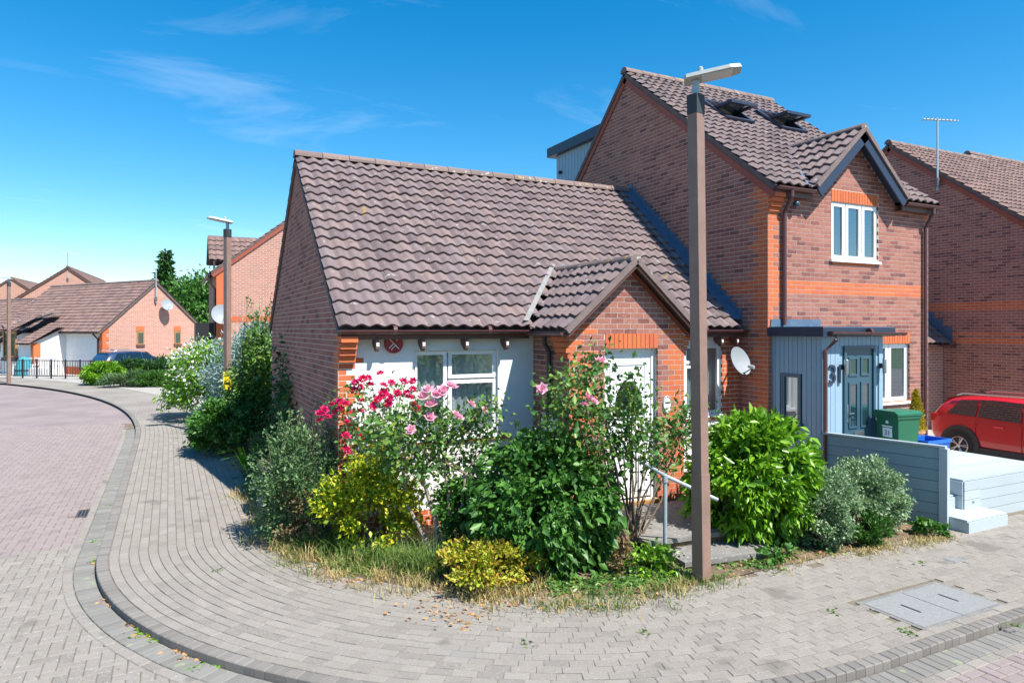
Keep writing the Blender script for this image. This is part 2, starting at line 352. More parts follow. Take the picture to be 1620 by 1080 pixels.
def ridge(parent, A, B, m='ridge', r=.12, seg=.45, name='ridge_tile', smooth=True):
    A, B = V(A), V(B); L = (B-A).length; k = max(1, round(L/seg)); d = (B-A)/k; side = d.normalized().cross(Z).normalized(); up = side.cross(d.normalized())
    for i in range(k):
        mb = MB(); p0 = A + d*i; p1 = p0 + d*.985; n = 8; ring = []
        for p, rr in ((p0, r), (p1, r*.96)):
            ring.append([p + rr*(math.cos(math.pi*j/n)*side + math.sin(math.pi*j/n)*up) - up*.05 for j in range(n+1)])
        for j in range(n): mb.quad(ring[0][j], ring[0][j+1], ring[1][j+1], ring[1][j])
        mb.f.append(tuple(range(len(mb.v), len(mb.v)+n+1))); mb.v += [tuple(q) for q in ring[0]]
        mb.f.append(tuple(range(len(mb.v), len(mb.v)+n+1))); mb.v += [tuple(q) for q in ring[1]]
        mb.build(name, m, parent)
def gutter(T, A, B, r=.055, m='gutter'):
    A, B = V(A), V(B); d = (B-A).normalized(); side = d.cross(Z).normalized(); mb = MB(); n = 8
    ra = [A + r*(math.cos(math.pi*j/n)*side - math.sin(math.pi*j/n)*Z) for j in range(n+1)]
    ri = [A + r*.85*(math.cos(math.pi*j/n)*side - math.sin(math.pi*j/n)*Z) for j in range(n+1)]
    for j in range(n):
        mb.quad(ra[j], ra[j+1], ra[j+1]+(B-A), ra[j]+(B-A)); mb.quad(ri[j+1], ri[j], ri[j]+(B-A), ri[j+1]+(B-A))
    for k in (0, n): mb.quad(ra[k], ri[k], ri[k]+(B-A), ra[k]+(B-A))
    for q in (A, B):
        i = len(mb.v); mb.v += [tuple(p - A + q) for p in ra]; mb.f.append(tuple(range(i, i+n+1)))
    L = (B-A).length; k = int(L/1.1)
    for i in range(k): mb.tube([A+d*(i+.5)*L/k - Z*.0, A+d*((i+.5)*L/k+.05)], r*1.12, 10)
    return mb.build('gutter', m, T)
def window(T, O, u, n, W, H, sashes, m='upvc', glass='glass', sill=None, back=None, fr=.05, inset=.06, name='window', curtain=False):
    F = frame(V(O)-V(n)*inset, u, n); mb = MB()
    mb.fbox(F,0,W,-.05,0,0,fr*.7); mb.fbox(F,0,W,-.05,0,H-fr*.7,H); mb.fbox(F,0,fr*.7,-.05,-.001,fr*.7,H-fr*.7); mb.fbox(F,W-fr*.7,W,-.05,-.001,fr*.7,H-fr*.7)
    p = mb.build(name, m, T)
    for (a0,c0,a1,c1) in sashes:
        a0, a1, c0, c1 = a0*W+.012, a1*W-.012, c0*H+.012, c1*H-.012; b = MB()
        b.fbox(F,a0,a1,-.045,.014,c0,c0+fr); b.fbox(F,a0,a1,-.045,.014,c1-fr,c1); b.fbox(F,a0,a0+fr,-.045,.013,c0+fr,c1-fr); b.fbox(F,a1-fr,a1,-.045,.013,c0+fr,c1-fr)
        b.build('sash', m, p); g = MB(); g.quad(F(a0+fr-.004,-.012,c0+fr-.004),F(a1-fr+.004,-.012,c0+fr-.004),F(a1-fr+.004,-.012,c1-fr+.004),F(a0+fr-.004,-.012,c1-fr+.004)); g.build('pane', glass, p)
    if sill: s = MB(); s.fbox(F,-.05,W+.05,-.03,inset+.05,-.045,-.002); s.build('sill', sill, p)
    if curtain:
        c = MB(); k = 60
        for i in range(k):
            x0, x1 = W*i/k, W*(i+1)/k; y0, y1 = -.13+.018*math.sin(i*1.3), -.13+.018*math.sin((i+1)*1.3); c.quad(F(x0,y0,0),F(x1,y1,0),F(x1,y1,H),F(x0,y0,H))
        c.build('curtain', 'curtain', p)
    d = MB(); d.quad(F(0,-.5,-.1),F(W,-.5,-.1),F(W,-.5,H),F(0,-.5,H)); d.build('room_shade', back or 'dark_in', p)  # near-black sheet, paints the gloom of the unlit room behind the glass
    return p
def board(T, name, A, B, n, w, t, m, drop=0.):
    """plank from A to B hanging below the line AB by w, thickness t along n"""
    A, B, n = V(A), V(B), V(n); d = (B-A).normalized(); dn = n.cross(d); dn = -dn if dn.z > 0 else dn
    mb = MB(); i = 0; P = []
    for q in (A, B):
        for k in (0, 1):
            for j in (0, 1): P.append(q + n*(t*k) + dn*(w*j + drop))
    mb.v = [tuple(p) for p in P]; mb.f = [(0,1,3,2),(4,6,7,5),(0,4,5,1),(2,3,7,6),(0,2,6,4),(1,5,7,3)]
    return mb.build(name, m, T)
def text_mesh(s, size, F, depth, name, m, parent, align='CENTER'):
    c = bpy.data.curves.new('t', 'FONT'); c.body = s; c.size = size; c.extrude = depth; c.align_x = align; c.align_y = 'CENTER'
    o = bpy.data.objects.new('t', c); col.objects.link(o); bpy.context.view_layer.update()
    me = bpy.data.meshes.new_from_object(o.evaluated_get(bpy.context.evaluated_depsgraph_get())); bpy.data.objects.remove(o)
    off = WO[parent]
    for v in me.vertices: v.co = F(v.co.x, v.co.z, v.co.y) - off
    me.materials.clear(); me.name = name; return link(name, me, m, parent, off)
# ------------------------------------------------------------ ground, road, pavement
def sheet(name, pts, m, kind='structure', parent=None):
    mb = MB(); mb.quad(*pts); o = mb.build(name, m, parent)
    if parent is None: o['kind'] = kind; o['label'] = name.replace('_', ' ') + ' of the street scene'
    return o
def paving_tex(name, c1, c2, mortar, sx, sy):
    m = bpy.data.materials.new(name); m.use_nodes = True; n = m.node_tree.nodes; L = m.node_tree.links; b = n['Principled BSDF']; b.inputs['Roughness'].default_value = .95
    g = n.new('ShaderNodeNewGeometry'); t = n.new('ShaderNodeTexBrick'); t.inputs['Scale'].default_value = 1; t.inputs['Brick Width'].default_value = sx; t.inputs['Row Height'].default_value = sy; t.inputs['Mortar Size'].default_value = .006
    t.inputs['Color1'].default_value = (*c1,1); t.inputs['Color2'].default_value = (*c2,1); t.inputs['Mortar'].default_value = (*mortar,1); L.new(g.outputs['Position'], t.inputs['Vector'])
    no = n.new('ShaderNodeTexNoise'); no.inputs['Scale'].default_value = .7; no.inputs['Detail'].default_value = 8; L.new(g.outputs['Position'], no.inputs['Vector'])
    mr = n.new('ShaderNodeMapRange'); mr.inputs[1].default_value = .3; mr.inputs[2].default_value = .7; mr.inputs[3].default_value = .82; mr.inputs[4].default_value = 1.12; L.new(no.outputs['Fac'], mr.inputs[0])
    mu = n.new('ShaderNodeVectorMath'); mu.operation = 'SCALE'; L.new(t.outputs['Color'], mu.inputs[0]); L.new(mr.outputs[0], mu.inputs['Scale']); L.new(mu.outputs[0], b.inputs['Base Color']); MAT[name] = m
paving_tex('road_far', (.238,.195,.19), (.268,.221,.215), (.15,.122,.115), .2, .1)
paving_tex('pave_far', (.25,.226,.198), (.278,.252,.222), (.15,.132,.11), .2, .1)
sheet('ground', [(-400,-400,-.16),(400,-400,-.16),(400,500,-.16),(-400,500,-.16)], 'field')
RZ = -.072
road = sheet('road', [(-30,-14,RZ-.012),(45,-14,RZ-.012),(45,60,RZ-.012),(-30,60,RZ-.012)], 'road_far')
road['label'] = 'block paved road of grey and pinkish herringbone bricks curving away'
# kerb path: straight along the front, round the corner, up the side, bending left far off
PATH = []
R0, CX, CYY = 6.0, 5.23, 9.6
x = 34.0
while x > CX: PATH.append((V((x,3.6,0)), V((0,1,0)))); x -= .05
k = int(R0*math.pi/2/.05)
for i in range(k+1):
    a = -math.pi/2 - (math.pi/2)*i/k; d = V((math.cos(a), math.sin(a), 0)); PATH.append((V((CX,CYY,0)) + R0*d, -d))
y = CYY+.05
while y < 19: PATH.append((V((CX-R0,y,0)), V((1,0,0)))); y += .05
R1 = 42.0; k = int(34/.05)
for i in range(k):
    a = i*.05/R1; PATH.append((V((CX-R0-R1+R1*math.cos(a), 19+R1*math.sin(a), 0)), V((math.cos(a), math.sin(a), 0))))
def row_steps(o, step, phase, keep):
    """walk an offset row, yield (centre, tangent, normal)"""
    acc = phase; prev = PATH[0][0] + PATH[0][1]*o
    for p, n in PATH[1:]:
        q = p + n*o; l = (q-prev).length; acc += l
        if acc >= step:
            acc -= step; e = q.lerp(prev, min(1., acc/max(l,1e-6)))
            if keep(e): yield e, n
        prev = q
def strip(name, o0, o1, z, m, keep, parent=None, kind=None):
    mb = MB(); pr = None
    for p, n in PATH[::4]:
        if not keep(p): pr = None; continue
        a, b = p + n*o0 + Z*z, p + n*o1 + Z*z
        if pr: mb.quad(pr[0], a, b, pr[1])
        pr = (a, b)
    o = mb.build(name, m, parent)
    if kind: o['kind'] = kind
    return o
PW = 1.96
near = lambda p: p.y < 21.5 and p.x < 15
pavement = strip('pavement', .06, PW+.25, -.009, 'sand', lambda p: p.y < 22 and p.x < 16, None, 'structure')
pavement['label'] = 'curved block paved footway of grey bricks between road and garden'
strip('pavement_far_end', .02, PW+.2, -.003, 'pave_far', lambda p: p.y >= 21.3 or p.x >= 15, pavement)
def slab_mesh(l, w, h, c=.006):
    v = [(-l/2,-w/2,-h),(l/2,-w/2,-h),(l/2,w/2,-h),(-l/2,w/2,-h),(-l/2,-w/2,-c),(l/2,-w/2,-c),(l/2,w/2,-c),(-l/2,w/2,-c),(-l/2+c,-w/2+c,0),(l/2-c,-w/2+c,0),(l/2-c,w/2-c,0),(-l/2+c,w/2-c,0)]
    f = [(8,9,10,11)]
    for i in range(4): j = (i+1)%4; f += [(i,j,4+j,4+i),(4+i,4+j,8+j,8+i)]
    return v, f
P = Pieces(300)
MH = [gp(1350,952,0), gp(1490,922,0), gp(1588,962,0), gp(1462,1000,0)]
mhx0, mhx1, mhy0, mhy1 = 6.05, 7.33, 3.80, 4.50
for j in range(18):
    o = .125 + .1035*(j+.5); tw = .2045
    for q, n in row_steps(o, tw, (j%2)*tw/2 + random.uniform(-.02,.02), near):
        if mhx0-.06 < q.x < mhx1+.06 and mhy0-.02 < q.y < mhy1+.02: continue
        if j > 15 and random.random() < .15: continue
        t = n.cross(Z); z = random.uniform(-.002,.003) - (.004 if random.random() < .08 else 0)
        nn = (Z + V((random.uniform(-.006,.006), random.uniform(-.006,.006), 0))).normalized(); t2 = (t - nn*t.dot(nn)).normalized()
        P.add(pavement, 'paving_block', 'p', lambda: slab_mesh(.2028, .0975, .04, .004), mat4(q + Z*z, t2, nn.cross(t2), nn), 'block_grey', Z)
P.finish('paving_blocks')
K = Pieces(300); C = Pieces(300)
for q, n in row_steps(.06, .1035, 0, near):
    t = n.cross(Z); K.add(pavement, 'kerb_block', 'k', lambda: slab_mesh(.1, .122, .13, .009), mat4(q + Z*random.uniform(.0,.004), t, n, Z), 'kerb', Z)
for q, n in row_steps(-.115, .1035, 0, near):
    t = n.cross(Z); C.add(road, 'channel_block', 'c', lambda: slab_mesh(.0985, .205, .03), mat4(q + Z*(RZ+.008+random.uniform(-.002,.002)), t, n, Z), 'channel', Z)
for q, n in row_steps(-.272, .2045, 0, near):
    t = n.cross(Z); C.add(road, 'channel_block', 'c2', lambda: slab_mesh(.1985, .0985, .03), mat4(q + Z*(RZ+.006+random.uniform(-.002,.002)), t, n, Z), 'block_grey', Z)
K.finish('kerb_blocks'); C.finish('channel_blocks')
strip('kerb_far', -.0, .12, .0, 'kerb', lambda p: p.y >= 21.5 or p.x >= 15, pavement)
H = Pieces(300); u_ = .1035
def inroad(x, y):
    # signed distance to kerb path: inside road and at least .33 from the kerb
    if y > 19: return x < CX-R0-R1+math.sqrt(max(0,R1*R1-(y-19)**2)) - .25
    if x < CX and y < CYY: return math.hypot(x-CX, y-CYY) > R0+.25
    if y >= CYY: return x < CX-R0-.25
    return y < 3.6-.25
grate = (-1.22, -.86, 11.85, 12.28)
for ix in range(-90, 140):
    for iy in range(5, 225):
        t = (ix-iy) % 4
        if t == 0: cx_, cy_, ax = (ix+1)*u_, (iy+.5)*u_, 0
        elif t == 3: cx_, cy_, ax = (ix+.5)*u_, (iy+1)*u_, 1
        else: continue
        if not inroad(cx_, cy_): continue
        if cx_ < -.26*cy_-1.2 or (cx_ > 3 and cy_ < 1.6) or (cx_ < 3 and cy_ < 3.5): continue
        if grate[0]-.05 < cx_ < grate[1]+.05 and grate[2]-.05 < cy_ < grate[3]+.05: continue
        d = V((1,0,0)) if ax == 0 else V((0,1,0)); z = RZ - .003 + random.uniform(-.002,.002)
        nn = (Z + V((random.uniform(-.006,.006), random.uniform(-.006,.006), 0))).normalized(); d2 = (d - nn*d.dot(nn)).normalized()
        grey = cy_ < 10.35 and cx_ < 3.2
        H.add(road, 'road_block', 'h', lambda: slab_mesh(.199, .0985, .03), mat4((cx_, cy_, z), d2, nn.cross(d2), nn), 'block_grey' if grey else 'block_pink', Z)
H.finish('road_blocks')
# bed of joint sand under the built road blocks
rb = MB()
rb.quad((-7.5,3.2,RZ-.009),(-.6,3.2,RZ-.009),(-.6,23,RZ-.009),(-7.5,23,RZ-.009)); rb.quad((-.6,1.5,RZ-.009),(14.4,1.5,RZ-.009),(14.4,9.6,RZ-.009),(-.6,9.6,RZ-.009)); rb.build('joint_sand', 'sand', road)
# iron gully grate, chamber cover, small cover
g = thing('drain_grate', 'dark iron gully grate set in the road beside the curved kerb', 'drain', (-1.04,12.06,RZ))
fr = MB(); x0,x1,y0,y1 = -1.24,-.84,11.84,12.29
for q in ((x0,x1,y0,y0+.03),(x0,x1,y1-.03,y1),(x0,x0+.03,y0+.03,y1-.03),(x1-.03,x1,y0+.03,y1-.03)): fr.box((q[0],q[2],RZ-.006),(q[1],q[3],RZ+.006))
fr.build('frame', 'iron', g)
for i in range(8): b = MB(); xx = x0+.05+i*.043; b.box((xx,y0+.03,RZ-.006),(xx+.022,y1-.03,RZ+.003)); b.build('bar', 'iron', g)
b = MB(); b.quad((x0,y0,RZ-.008),(x1,y0,RZ-.008),(x1,y1,RZ-.008),(x0,y1,RZ-.008)); b.build('pit', 'black', g)
g = thing('chamber_cover', 'large grey rectangular utility cover in two halves set in the footway', 'cover', (6.7,4.15,0))
for a0, a1 in ((mhx0+.05, 6.685), (6.695, mhx1-.05)):
    b = MB(); b.box((a0,mhy0+.05,-.01),(a1,mhy1-.05,.005)); p_ = b.build('cover_plate', 'cover', g)
    b = MB(); xm = (a0+a1)/2; b.box((xm-.012,4.06,.0052),(xm+.012,4.26,.0066)); b.build('lifting_slot', 'black', p_)
b = MB()
for q in ((mhx0,mhx1,mhy0,mhy0+.048),(mhx0,mhx1,mhy1-.048,mhy1),(mhx0,mhx0+.048,mhy0+.048,mhy1-.048),(mhx1-.048,mhx1,mhy0+.048,mhy1-.048)): b.box((q[0],q[2],-.012),(q[1],q[3],.002))
b.build('frame', 'slab', g)
sc_ = gp(1508,884); g = thing('stopcock_cover', 'small pale square water cover in the footway bricks beside the deck', 'cover', sc_)
b = MB(); b.box((sc_.x-.09,sc_.y-.07,-.008),(sc_.x+.09,sc_.y+.07,.005)); b.build('lid', 'flash_light', g)
b = MB(); b.box((sc_.x-.11,sc_.y-.09,-.009),(sc_.x+.11,sc_.y+.09,.002)); b.build('frame', 'cover', g)
# soil bed, driveway, far forecourt
pts = [p + n*PW + Z*.006 for p, n in PATH[::3] if p.y < 21.8 and p.x <= 9.3]
sheet('garden_bed', pts + [V((9.3,21.8,.006))], 'soil')
sheet('driveway', [(12.2,5.5,-.0),(19.6,5.5,-.0),(19.6,6.4,-.06),(12.2,6.4,-.06)], 'concrete')
sheet('driveway', [(9.3,6.4,-.06),(19.6,6.4,-.06),(19.6,22,-.06),(9.3,22,-.06)], 'concrete')
fp = [p + n*(PW+.1) + Z*.004 for p, n in PATH[::6] if p.y > 21.6]
sheet('forecourt', fp + [V((-26,60,.004)), V((30,60,.004)), V((30,21.9,.004))], 'concrete')
# ------------------------------------------------------------ bungalow
BX0, BX1, BYF, BYB = 1.95, 8.9, 8.9, 15.24       # gable plane, party plane, front and rear wall
EY, EZ, RY, RZZ = 8.71, 2.7, 12.07, 5.64          # eave edge, ridge
SL = (RZZ-EZ)/(RY-EY); SV = V((0, RY-EY, RZZ-EZ)).normalized(); SLEN = math.hypot(RY-EY, RZZ-EZ)
B = thing('bungalow', 'white rendered bungalow with brown tiled roof and small brick gabled porch', 'bungalow', ((BX0+BX1)/2, BYF, 0))
bp_ = Pieces(300); bt_ = Pieces(300)
qu = lambda k, a, b: b if (k//3) % 2 else a
# left gable
Wg = BYB-BYF; ht = lambda yy: min(EZ + SL*(yy-EY), EZ + SL*(2*RY-EY-yy)) - .06
wall(B, 'gable_wall', (BX0,BYB,0), (0,-1,0), (-1,0,0), Wg, [(0,ht(BYB)),(BYB-RY,ht(RY)),(Wg,ht(BYF))], pieces=bp_, red=lambda a,z,k: 'brick_red' if a > Wg-qu(k,.22,.12) and z < 2.6 else 'brick_brown')
# front wall, rendered
W1 = dict(x0=2.975, x1=4.24, z0=1.2, z1=2.4); W2 = dict(x0=7.72, x1=8.52, z0=1.24, z1=2.43)
fw = wall(B, 'front_wall', (BX0,BYF,0), (1,0,0), (0,-1,0), BX1-BX0, [(0,EZ-.02),(BX1-BX0,EZ-.02)], ops=[(w_['x0']-BX0,w_['x1']-BX0,w_['z0'],w_['z1']) for w_ in (W1,W2)], back='render',
    pieces=bp_, red=lambda a,z,k: ('brick_red' if a < qu(k,.23,.12) or z < .24 or a > BX1-BX0-.35 else None))
for w_ in (W1, W2):      # red brick sills
    a = w_['x0']-.03
    while a < w_['x1']: bp_.add(fw, 'brick', ('sl',), lambda: brick_mesh(.205,.06,.08), mat4(V((a+.1075,BYF-.035,w_['z0']-.05)),V((1,0,0)),V((0,-1,0)),Z), 'brick_red', V((0,-1,0))); a += .215
for i in range(4): bw = MB(); bw.box((BX0-.005, BYF-.03-.045*(i+1), 2.27+i*.085), (BX0+.21, BYF-.004, 2.27+i*.085+.075)); bw.build('corbel', 'brick_red', B)
window(B, (W1['x0'],BYF,W1['z0']), (1,0,0), (0,-1,0), W1['x1']-W1['x0'], W1['z1']-W1['z0'], [(0,0,.4,1),(.4,0,1,.66),(.4,.66,1,1)], curtain=True, glass='glass_clear', sill='upvc')
window(B, (W2['x0'],BYF,W2['z0']), (1,0,0), (0,-1,0), W2['x1']-W2['x0'], W2['z1']-W2['z0'], [(0,0,.5,.72),(0,.72,.5,1),(.5,0,1,1)], curtain=True, glass='glass_clear', sill='upvc')
bk = MB(); bk.quad((BX0,BYB,0),(BX1,BYB,0),(BX1,BYB,EZ),(BX0,BYB,EZ)); bk.build('rear_wall', 'mortar', B)
# roof
rf = MB()
for sgn in (1,):
    rf.quad((BX0-.03,EY+.03,EZ-.03),(BX1,EY+.03,EZ-.03),(BX1,RY,RZZ-.03),(BX0-.03,RY,RZZ-.03)); rf.quad((BX0-.03,2*RY-EY,EZ-.03),(BX1,2*RY-EY,EZ-.03),(BX1,RY,RZZ-.03),(BX0-.03,RY,RZZ-.03))
rfo = rf.build('roof', 'undercloak', B)
PCX, PW2, PYF, PWF = 5.8, 1.13, 7.72, 7.88        # porch centre, roof half width, barge front, porch wall front
PZ = 3.66; psl = (PZ-2.68)/PW2
def above_porch(c): return not (abs(c.x-PCX) < PW2-.02 and c.z < PZ - abs(c.x-PCX)*psl - .02)
roof(B, rfo, bt_, (BX0-.04,EY,EZ), (1,0,0), SV, BX1-BX0-.10, SLEN-.03, keep=above_porch)
SVb = V((0,-SV.y,SV.z)); roof(B, rfo, bt_, (BX0-.04,2*RY-EY,EZ), (1,0,0), SVb, BX1-BX0-.10, SLEN-.03)
ridge(rfo, (BX0-.05,RY,RZZ+.045), (BX1-.06,RY,RZZ+.045))
for yy, s in ((EY, 1), (2*RY-EY, -1)):
    board(B, 'verge', (BX0-.002,yy-.0*s,EZ-.035), (BX0-.002,RY,RZZ-.035), (-1,0,0), .075, .035, 'undercloak')
# porch roof: two slopes running back into the main roof
SP = V((PW2,0,PZ-2.68)).normalized(); LP = math.hypot(PW2, PZ-2.68)
under_main = lambda c: c.z > EZ + SL*(c.y-EY) - .03
pf = MB(); yb = RY
pf.quad((PCX-PW2,PYF+.02,2.66),(PCX,PYF+.02,PZ-.03),(PCX,9.9,PZ-.03),(PCX-PW2,8.8,2.66)); pf.quad((PCX+PW2,PYF+.02,2.66),(PCX,PYF+.02,PZ-.03),(PCX,9.9,PZ-.03),(PCX+PW2,8.8,2.66)); pfo = pf.build('porch_roof', 'undercloak', B)
roof(B, pfo, bt_, (PCX-PW2,PYF,2.68), (0,1,0), SP, 2.2, LP-.02, keep=under_main, w=.2, g=.24)
roof(B, pfo, bt_, (PCX+PW2,PYF,2.68), (0,1,0), V((-SP.x,0,SP.z)), 2.2, LP-.02, keep=under_main, w=.2, g=.24)
yv = EY + (PZ-EZ)/SL
ridge(pfo, (PCX,PYF-.02,PZ+.03), (PCX,yv+.12,PZ+.03), r=.10)
for s in (-1, 1):
    A_ = V((PCX+s*PW2,PYF-.005,2.66)); T_ = V((PCX,PYF-.005,PZ-.015))
    board(B, 'verge_tile', A_, T_, (0,-1,0), .075, .05, 'verge_tile', drop=-.045)
    board(B, 'bargeboard', A_+V((0,.01,-.03)), T_+V((0,.01,-.03)), (0,-1,0), .05, .035, 'fascia_brown', drop=.0)
    board(B, 'soffit_strip', V((PCX+s*(PW2-.02),PWF-.03,2.60)), V((PCX,PWF-.03,PZ-.085)), (0,1,0), .05, .028, 'red_paint')
    # lead in the valley, pale mortar fillet
    v0 = V((PCX+s*(PW2+.04),EY-.02,EZ+.115)); v1 = V((PCX+s*.04,yv+.05,PZ+.115)); q = MB(); wd = V((s*.085,0,0)); n_ = 6; P_ = [v0.lerp(v1,i/n_) for i in range(n_+1)]
    for a, b in zip(P_, P_[1:]): q.quad(a, b, b+wd+V((0,0,.012)), a+wd+V((0,0,.012)))
    q.build('valley_flashing', 'flash_light' if s < 0 else 'lead', pfo)
# porch walls
PL, PR = 4.82, 6.80; pw = PR-PL; D0, D1 = 5.395, 6.31; DZ0, DZ1 = .26, 2.42
pt = [(0,2.66),(PCX-PL,PZ-.09),(pw,2.66)]
pfw = wall(B, 'porch_front_wall', (PL,PWF,0), (1,0,0), (0,-1,0), pw, pt, ops=[(D0-PL,D1-PL,DZ0,DZ1+.215)], pieces=bp_, red=lambda a,z,k: 'brick_red' if (min(a,pw-a) < qu(k,.34,.22) and z < 2.75) or z < .62 else 'brick_brown')
soldier(B, pfw, bp_, (PL,PWF,0), (1,0,0), (0,-1,0), D0-PL, D1-PL, DZ1)
hb = MB(); hb.fbox(frame((PL,PWF,0),(1,0,0),(0,-1,0)), D0-PL, D1-PL, -.1, .0, DZ1, DZ1+.215); hb.build('lintel', 'mortar', B)
for i in range(4): # corbelled springers at both eaves
    h0 = 2.30+i*.075
    for s, xx in ((-1,PL),(1,PR)): b = MB(); b.box((min(xx,xx+s*.028*(i+1)),PWF-.004,h0),(max(xx,xx+s*.028*(i+1)),PWF+.3,h0+.066)); b.build('corbel', 'brick_red', B)
wall(B, 'porch_side_wall', (PL,BYF,0), (0,-1,0), (-1,0,0), BYF-PWF, [(0,2.66),(BYF-PWF,2.66)], pieces=bp_, red=lambda a,z,k: 'brick_red' if a > BYF-PWF-.11 and z > 2.2 else 'brick_brown')
wall(B, 'porch_side_wall', (PR,PWF,0), (0,1,0), (1,0,0), BYF-PWF, [(0,2.66),(BYF-PWF,2.66)], pieces=bp_)
# door
F = frame((D0,PWF-.0,DZ0),(1,0,0),(0,-1,0)); dw, dh = D1-D0, DZ1-DZ0; I = -.07
fr = MB()
for q in ((0,.06,0,dh),(dw-.06,dw,0,dh),(.06,dw-.06,dh-.06,dh)): fr.fbox(F,q[0],q[1],I-.06,I+.0,q[2],q[3])
door = fr.build('front_door', 'upvc', B); b = MB(); b.fbox(F,.062,dw-.062,I-.05,I-.018,.03,dh-.062); b.build('door_leaf', 'upvc', door)
b = MB(); lw = dw-.124
for (a0,c0,a1,c1) in ((.10,1.08,.9,1.95),(.10,.12,.46,.95),(.54,.12,.9,.95)):
    a0, a1 = .062+a0*lw, .062+a1*lw
    for q in ((a0,a1,c0,c0+.025),(a0,a1,c1-.025,c1),(a0,a0+.025,c0+.025,c1-.025),(a1-.025,a1,c0+.025,c1-.025)): b.fbox(F,q[0],q[1],I-.018,I-.006,q[2],q[3])
b.build('moulding', 'upvc', door)
cxm = dw/2; b = MB(); n_ = 20; i0 = len(b.v)
arc = [(cxm+.25*math.cos(math.pi*j/n_), 1.34+.36*math.sin(math.pi*j/n_)) for j in range(n_+1)] + [(cxm-.25,1.18),(cxm+.25,1.18)]
b.v = [tuple(F(a,I-.012,c)) for a,c in arc]; b.f = [tuple(range(len(arc)))]; b.build('pane', 'glass_dark', door)
b = MB(); b.tube([F(a,I-.01,c) for a,c in arc]+[F(*((arc[0][0]),I-.01,arc[0][1]))], .014, 6, False); b.build('glazing_bead', 'upvc', door)
b = MB(); b.fbox(F,dw-.15,dw-.12,I-.018,I+.004,.88,1.10); b.fbox(F,dw-.22,dw-.125,I+.02,I+.035,.98,1.0); b.build('handle', 'steel', door)
b = MB(); b.fbox(F,-.02,dw+.02,-.1,.05,-.055,-.005); b.build('threshold', 'wood', door)
# eaves: fascia, gutters, rafter feet, pipes
board(B, 'fascia', (BX0,EY+.035,EZ-.03), (PCX-PW2-.0,EY+.035,EZ-.03), (0,1,0), .11, .02, 'fascia_brown'); board(B, 'fascia', (PCX+PW2,EY+.035,EZ-.03), (BX1,EY+.035,EZ-.03), (0,1,0), .11, .02, 'fascia_brown')
gutter(B, (BX0-.02,EY-.03,EZ-.015), (PCX-PW2-.02,EY-.03,EZ-.015)); gutter(B, (PCX+PW2+.02,EY-.03,EZ-.015), (BX1-.02,EY-.03,EZ-.015))
gutter(B, (PCX-PW2-.03,EY-.0,2.655), (PCX-PW2-.03,PYF+.0,2.655)); gutter(B, (PCX+PW2+.03,PYF,2.655), (PCX+PW2+.03,EY,2.655))
for xx in (2.42, 3.05, 3.68, 4.30, 7.3, 7.95, 8.35, 8.7):
    b = MB(); b.prism([(-.02,2.66),(.17,2.58),(.19,2.44),(.13,2.40),(-.02,2.52)], lambda a,bb,c,xx=xx: V((xx+bb, BYF-a, c)), -.024, .024); r_ = b.build('rafter_foot', 'fascia_brown', B)
    b = MB(); b.box((xx-.018,BYF-.196,2.47),(xx+.018,BYF-.1905,2.52)); b.build('end_grain', 'white_tip', r_)
b = MB(); b.tube([(PL-.12,BYF-.55,2.6),(PL-.12,BYF-.55,2.5),(PL-.05,BYF-.55,2.38),(PL-.05,BYF-.55,.1)], .034, 10); b.build('downpipe', 'pipe_dark', B)
# stepped lead where the roof meets the taller house
b = MB(); n_ = 26
for i in range(n_):
    t0, t1 = i/n_, (i+1)/n_; y0, y1 = EY+.1+(RY-EY-.1)*t0, EY+.1+(RY-EY-.1)*t1; z0_, z1_ = EZ+SL*(y0-EY), EZ+SL*(y1-EY)
    b.quad((BX1-.012,y0,z0_),(BX1-.012,y1,z1_),(BX1-.012,y1,z1_+.17),(BX1-.012,y0,z1_+.17))
    b.quad((BX1-.22,y0,z0_+.075),(BX1-.22,y1,z1_+.075),(BX1-.012,y1,z1_+.085),(BX1-.012,y0,z0_+.085))
b.build('stepped_flashing', 'lead', B)
b = MB(); b.fbox(frame((PL,8.55,.95),(0,-1,0),(-1,0,0)),0,.42,0,.06,0,.55); mb_ = b.build('meter_cabinet', 'upvc', B)
b = MB(); b.fbox(frame((PL,8.55,.95),(0,-1,0),(-1,0,0)),.03,.39,.061,.068,.03,.52); b.build('cabinet_door', 'white', mb_)
# oval house plaque, alarm disc
g = thing('house_plaque', 'small white oval house plaque beside the bungalow door on porch brickwork', 'plaque', (6.47,PWF-.03,1.60))
Fp = frame((6.47,PWF-.012,1.60),(1,0,0),(0,-1,0)); b = MB(); el = [(.075*math.cos(2*math.pi*j/24),.125*math.sin(2*math.pi*j/24)) for j in range(24)]; b.prism(el, Fp, 0, .015); b.build('plate', 'white', g)
b = MB(); b.tube([Fp(a*.9,.017,c*.9) for a,c in el+el[:1]], .004, 5, False); b.build('rim', 'navy', g)
b = MB(); b.fbox(Fp,-.045,.045,.0155,.017,.015,.04); b.fbox(Fp,-.03,.0,.0155,.017,-.07,-.045); b.build('marking', 'navy', g)
bp_.finish('bricks'); bt_.finish('roof_tiles')
g = thing('alarm_box', 'round dark red alarm disc with white strokes under bungalow eave', 'alarm', (2.68,BYF-.04,2.5))
Fa = frame((2.68,BYF-.002,2.5),(1,0,0),(0,-1,0)); b = MB(); el = [(.125*math.cos(2*math.pi*j/28),.125*math.sin(2*math.pi*j/28)) for j in range(28)]; b.prism(el, Fa, 0, .05); b.build('disc', 'alarm_red', g)
b = MB()
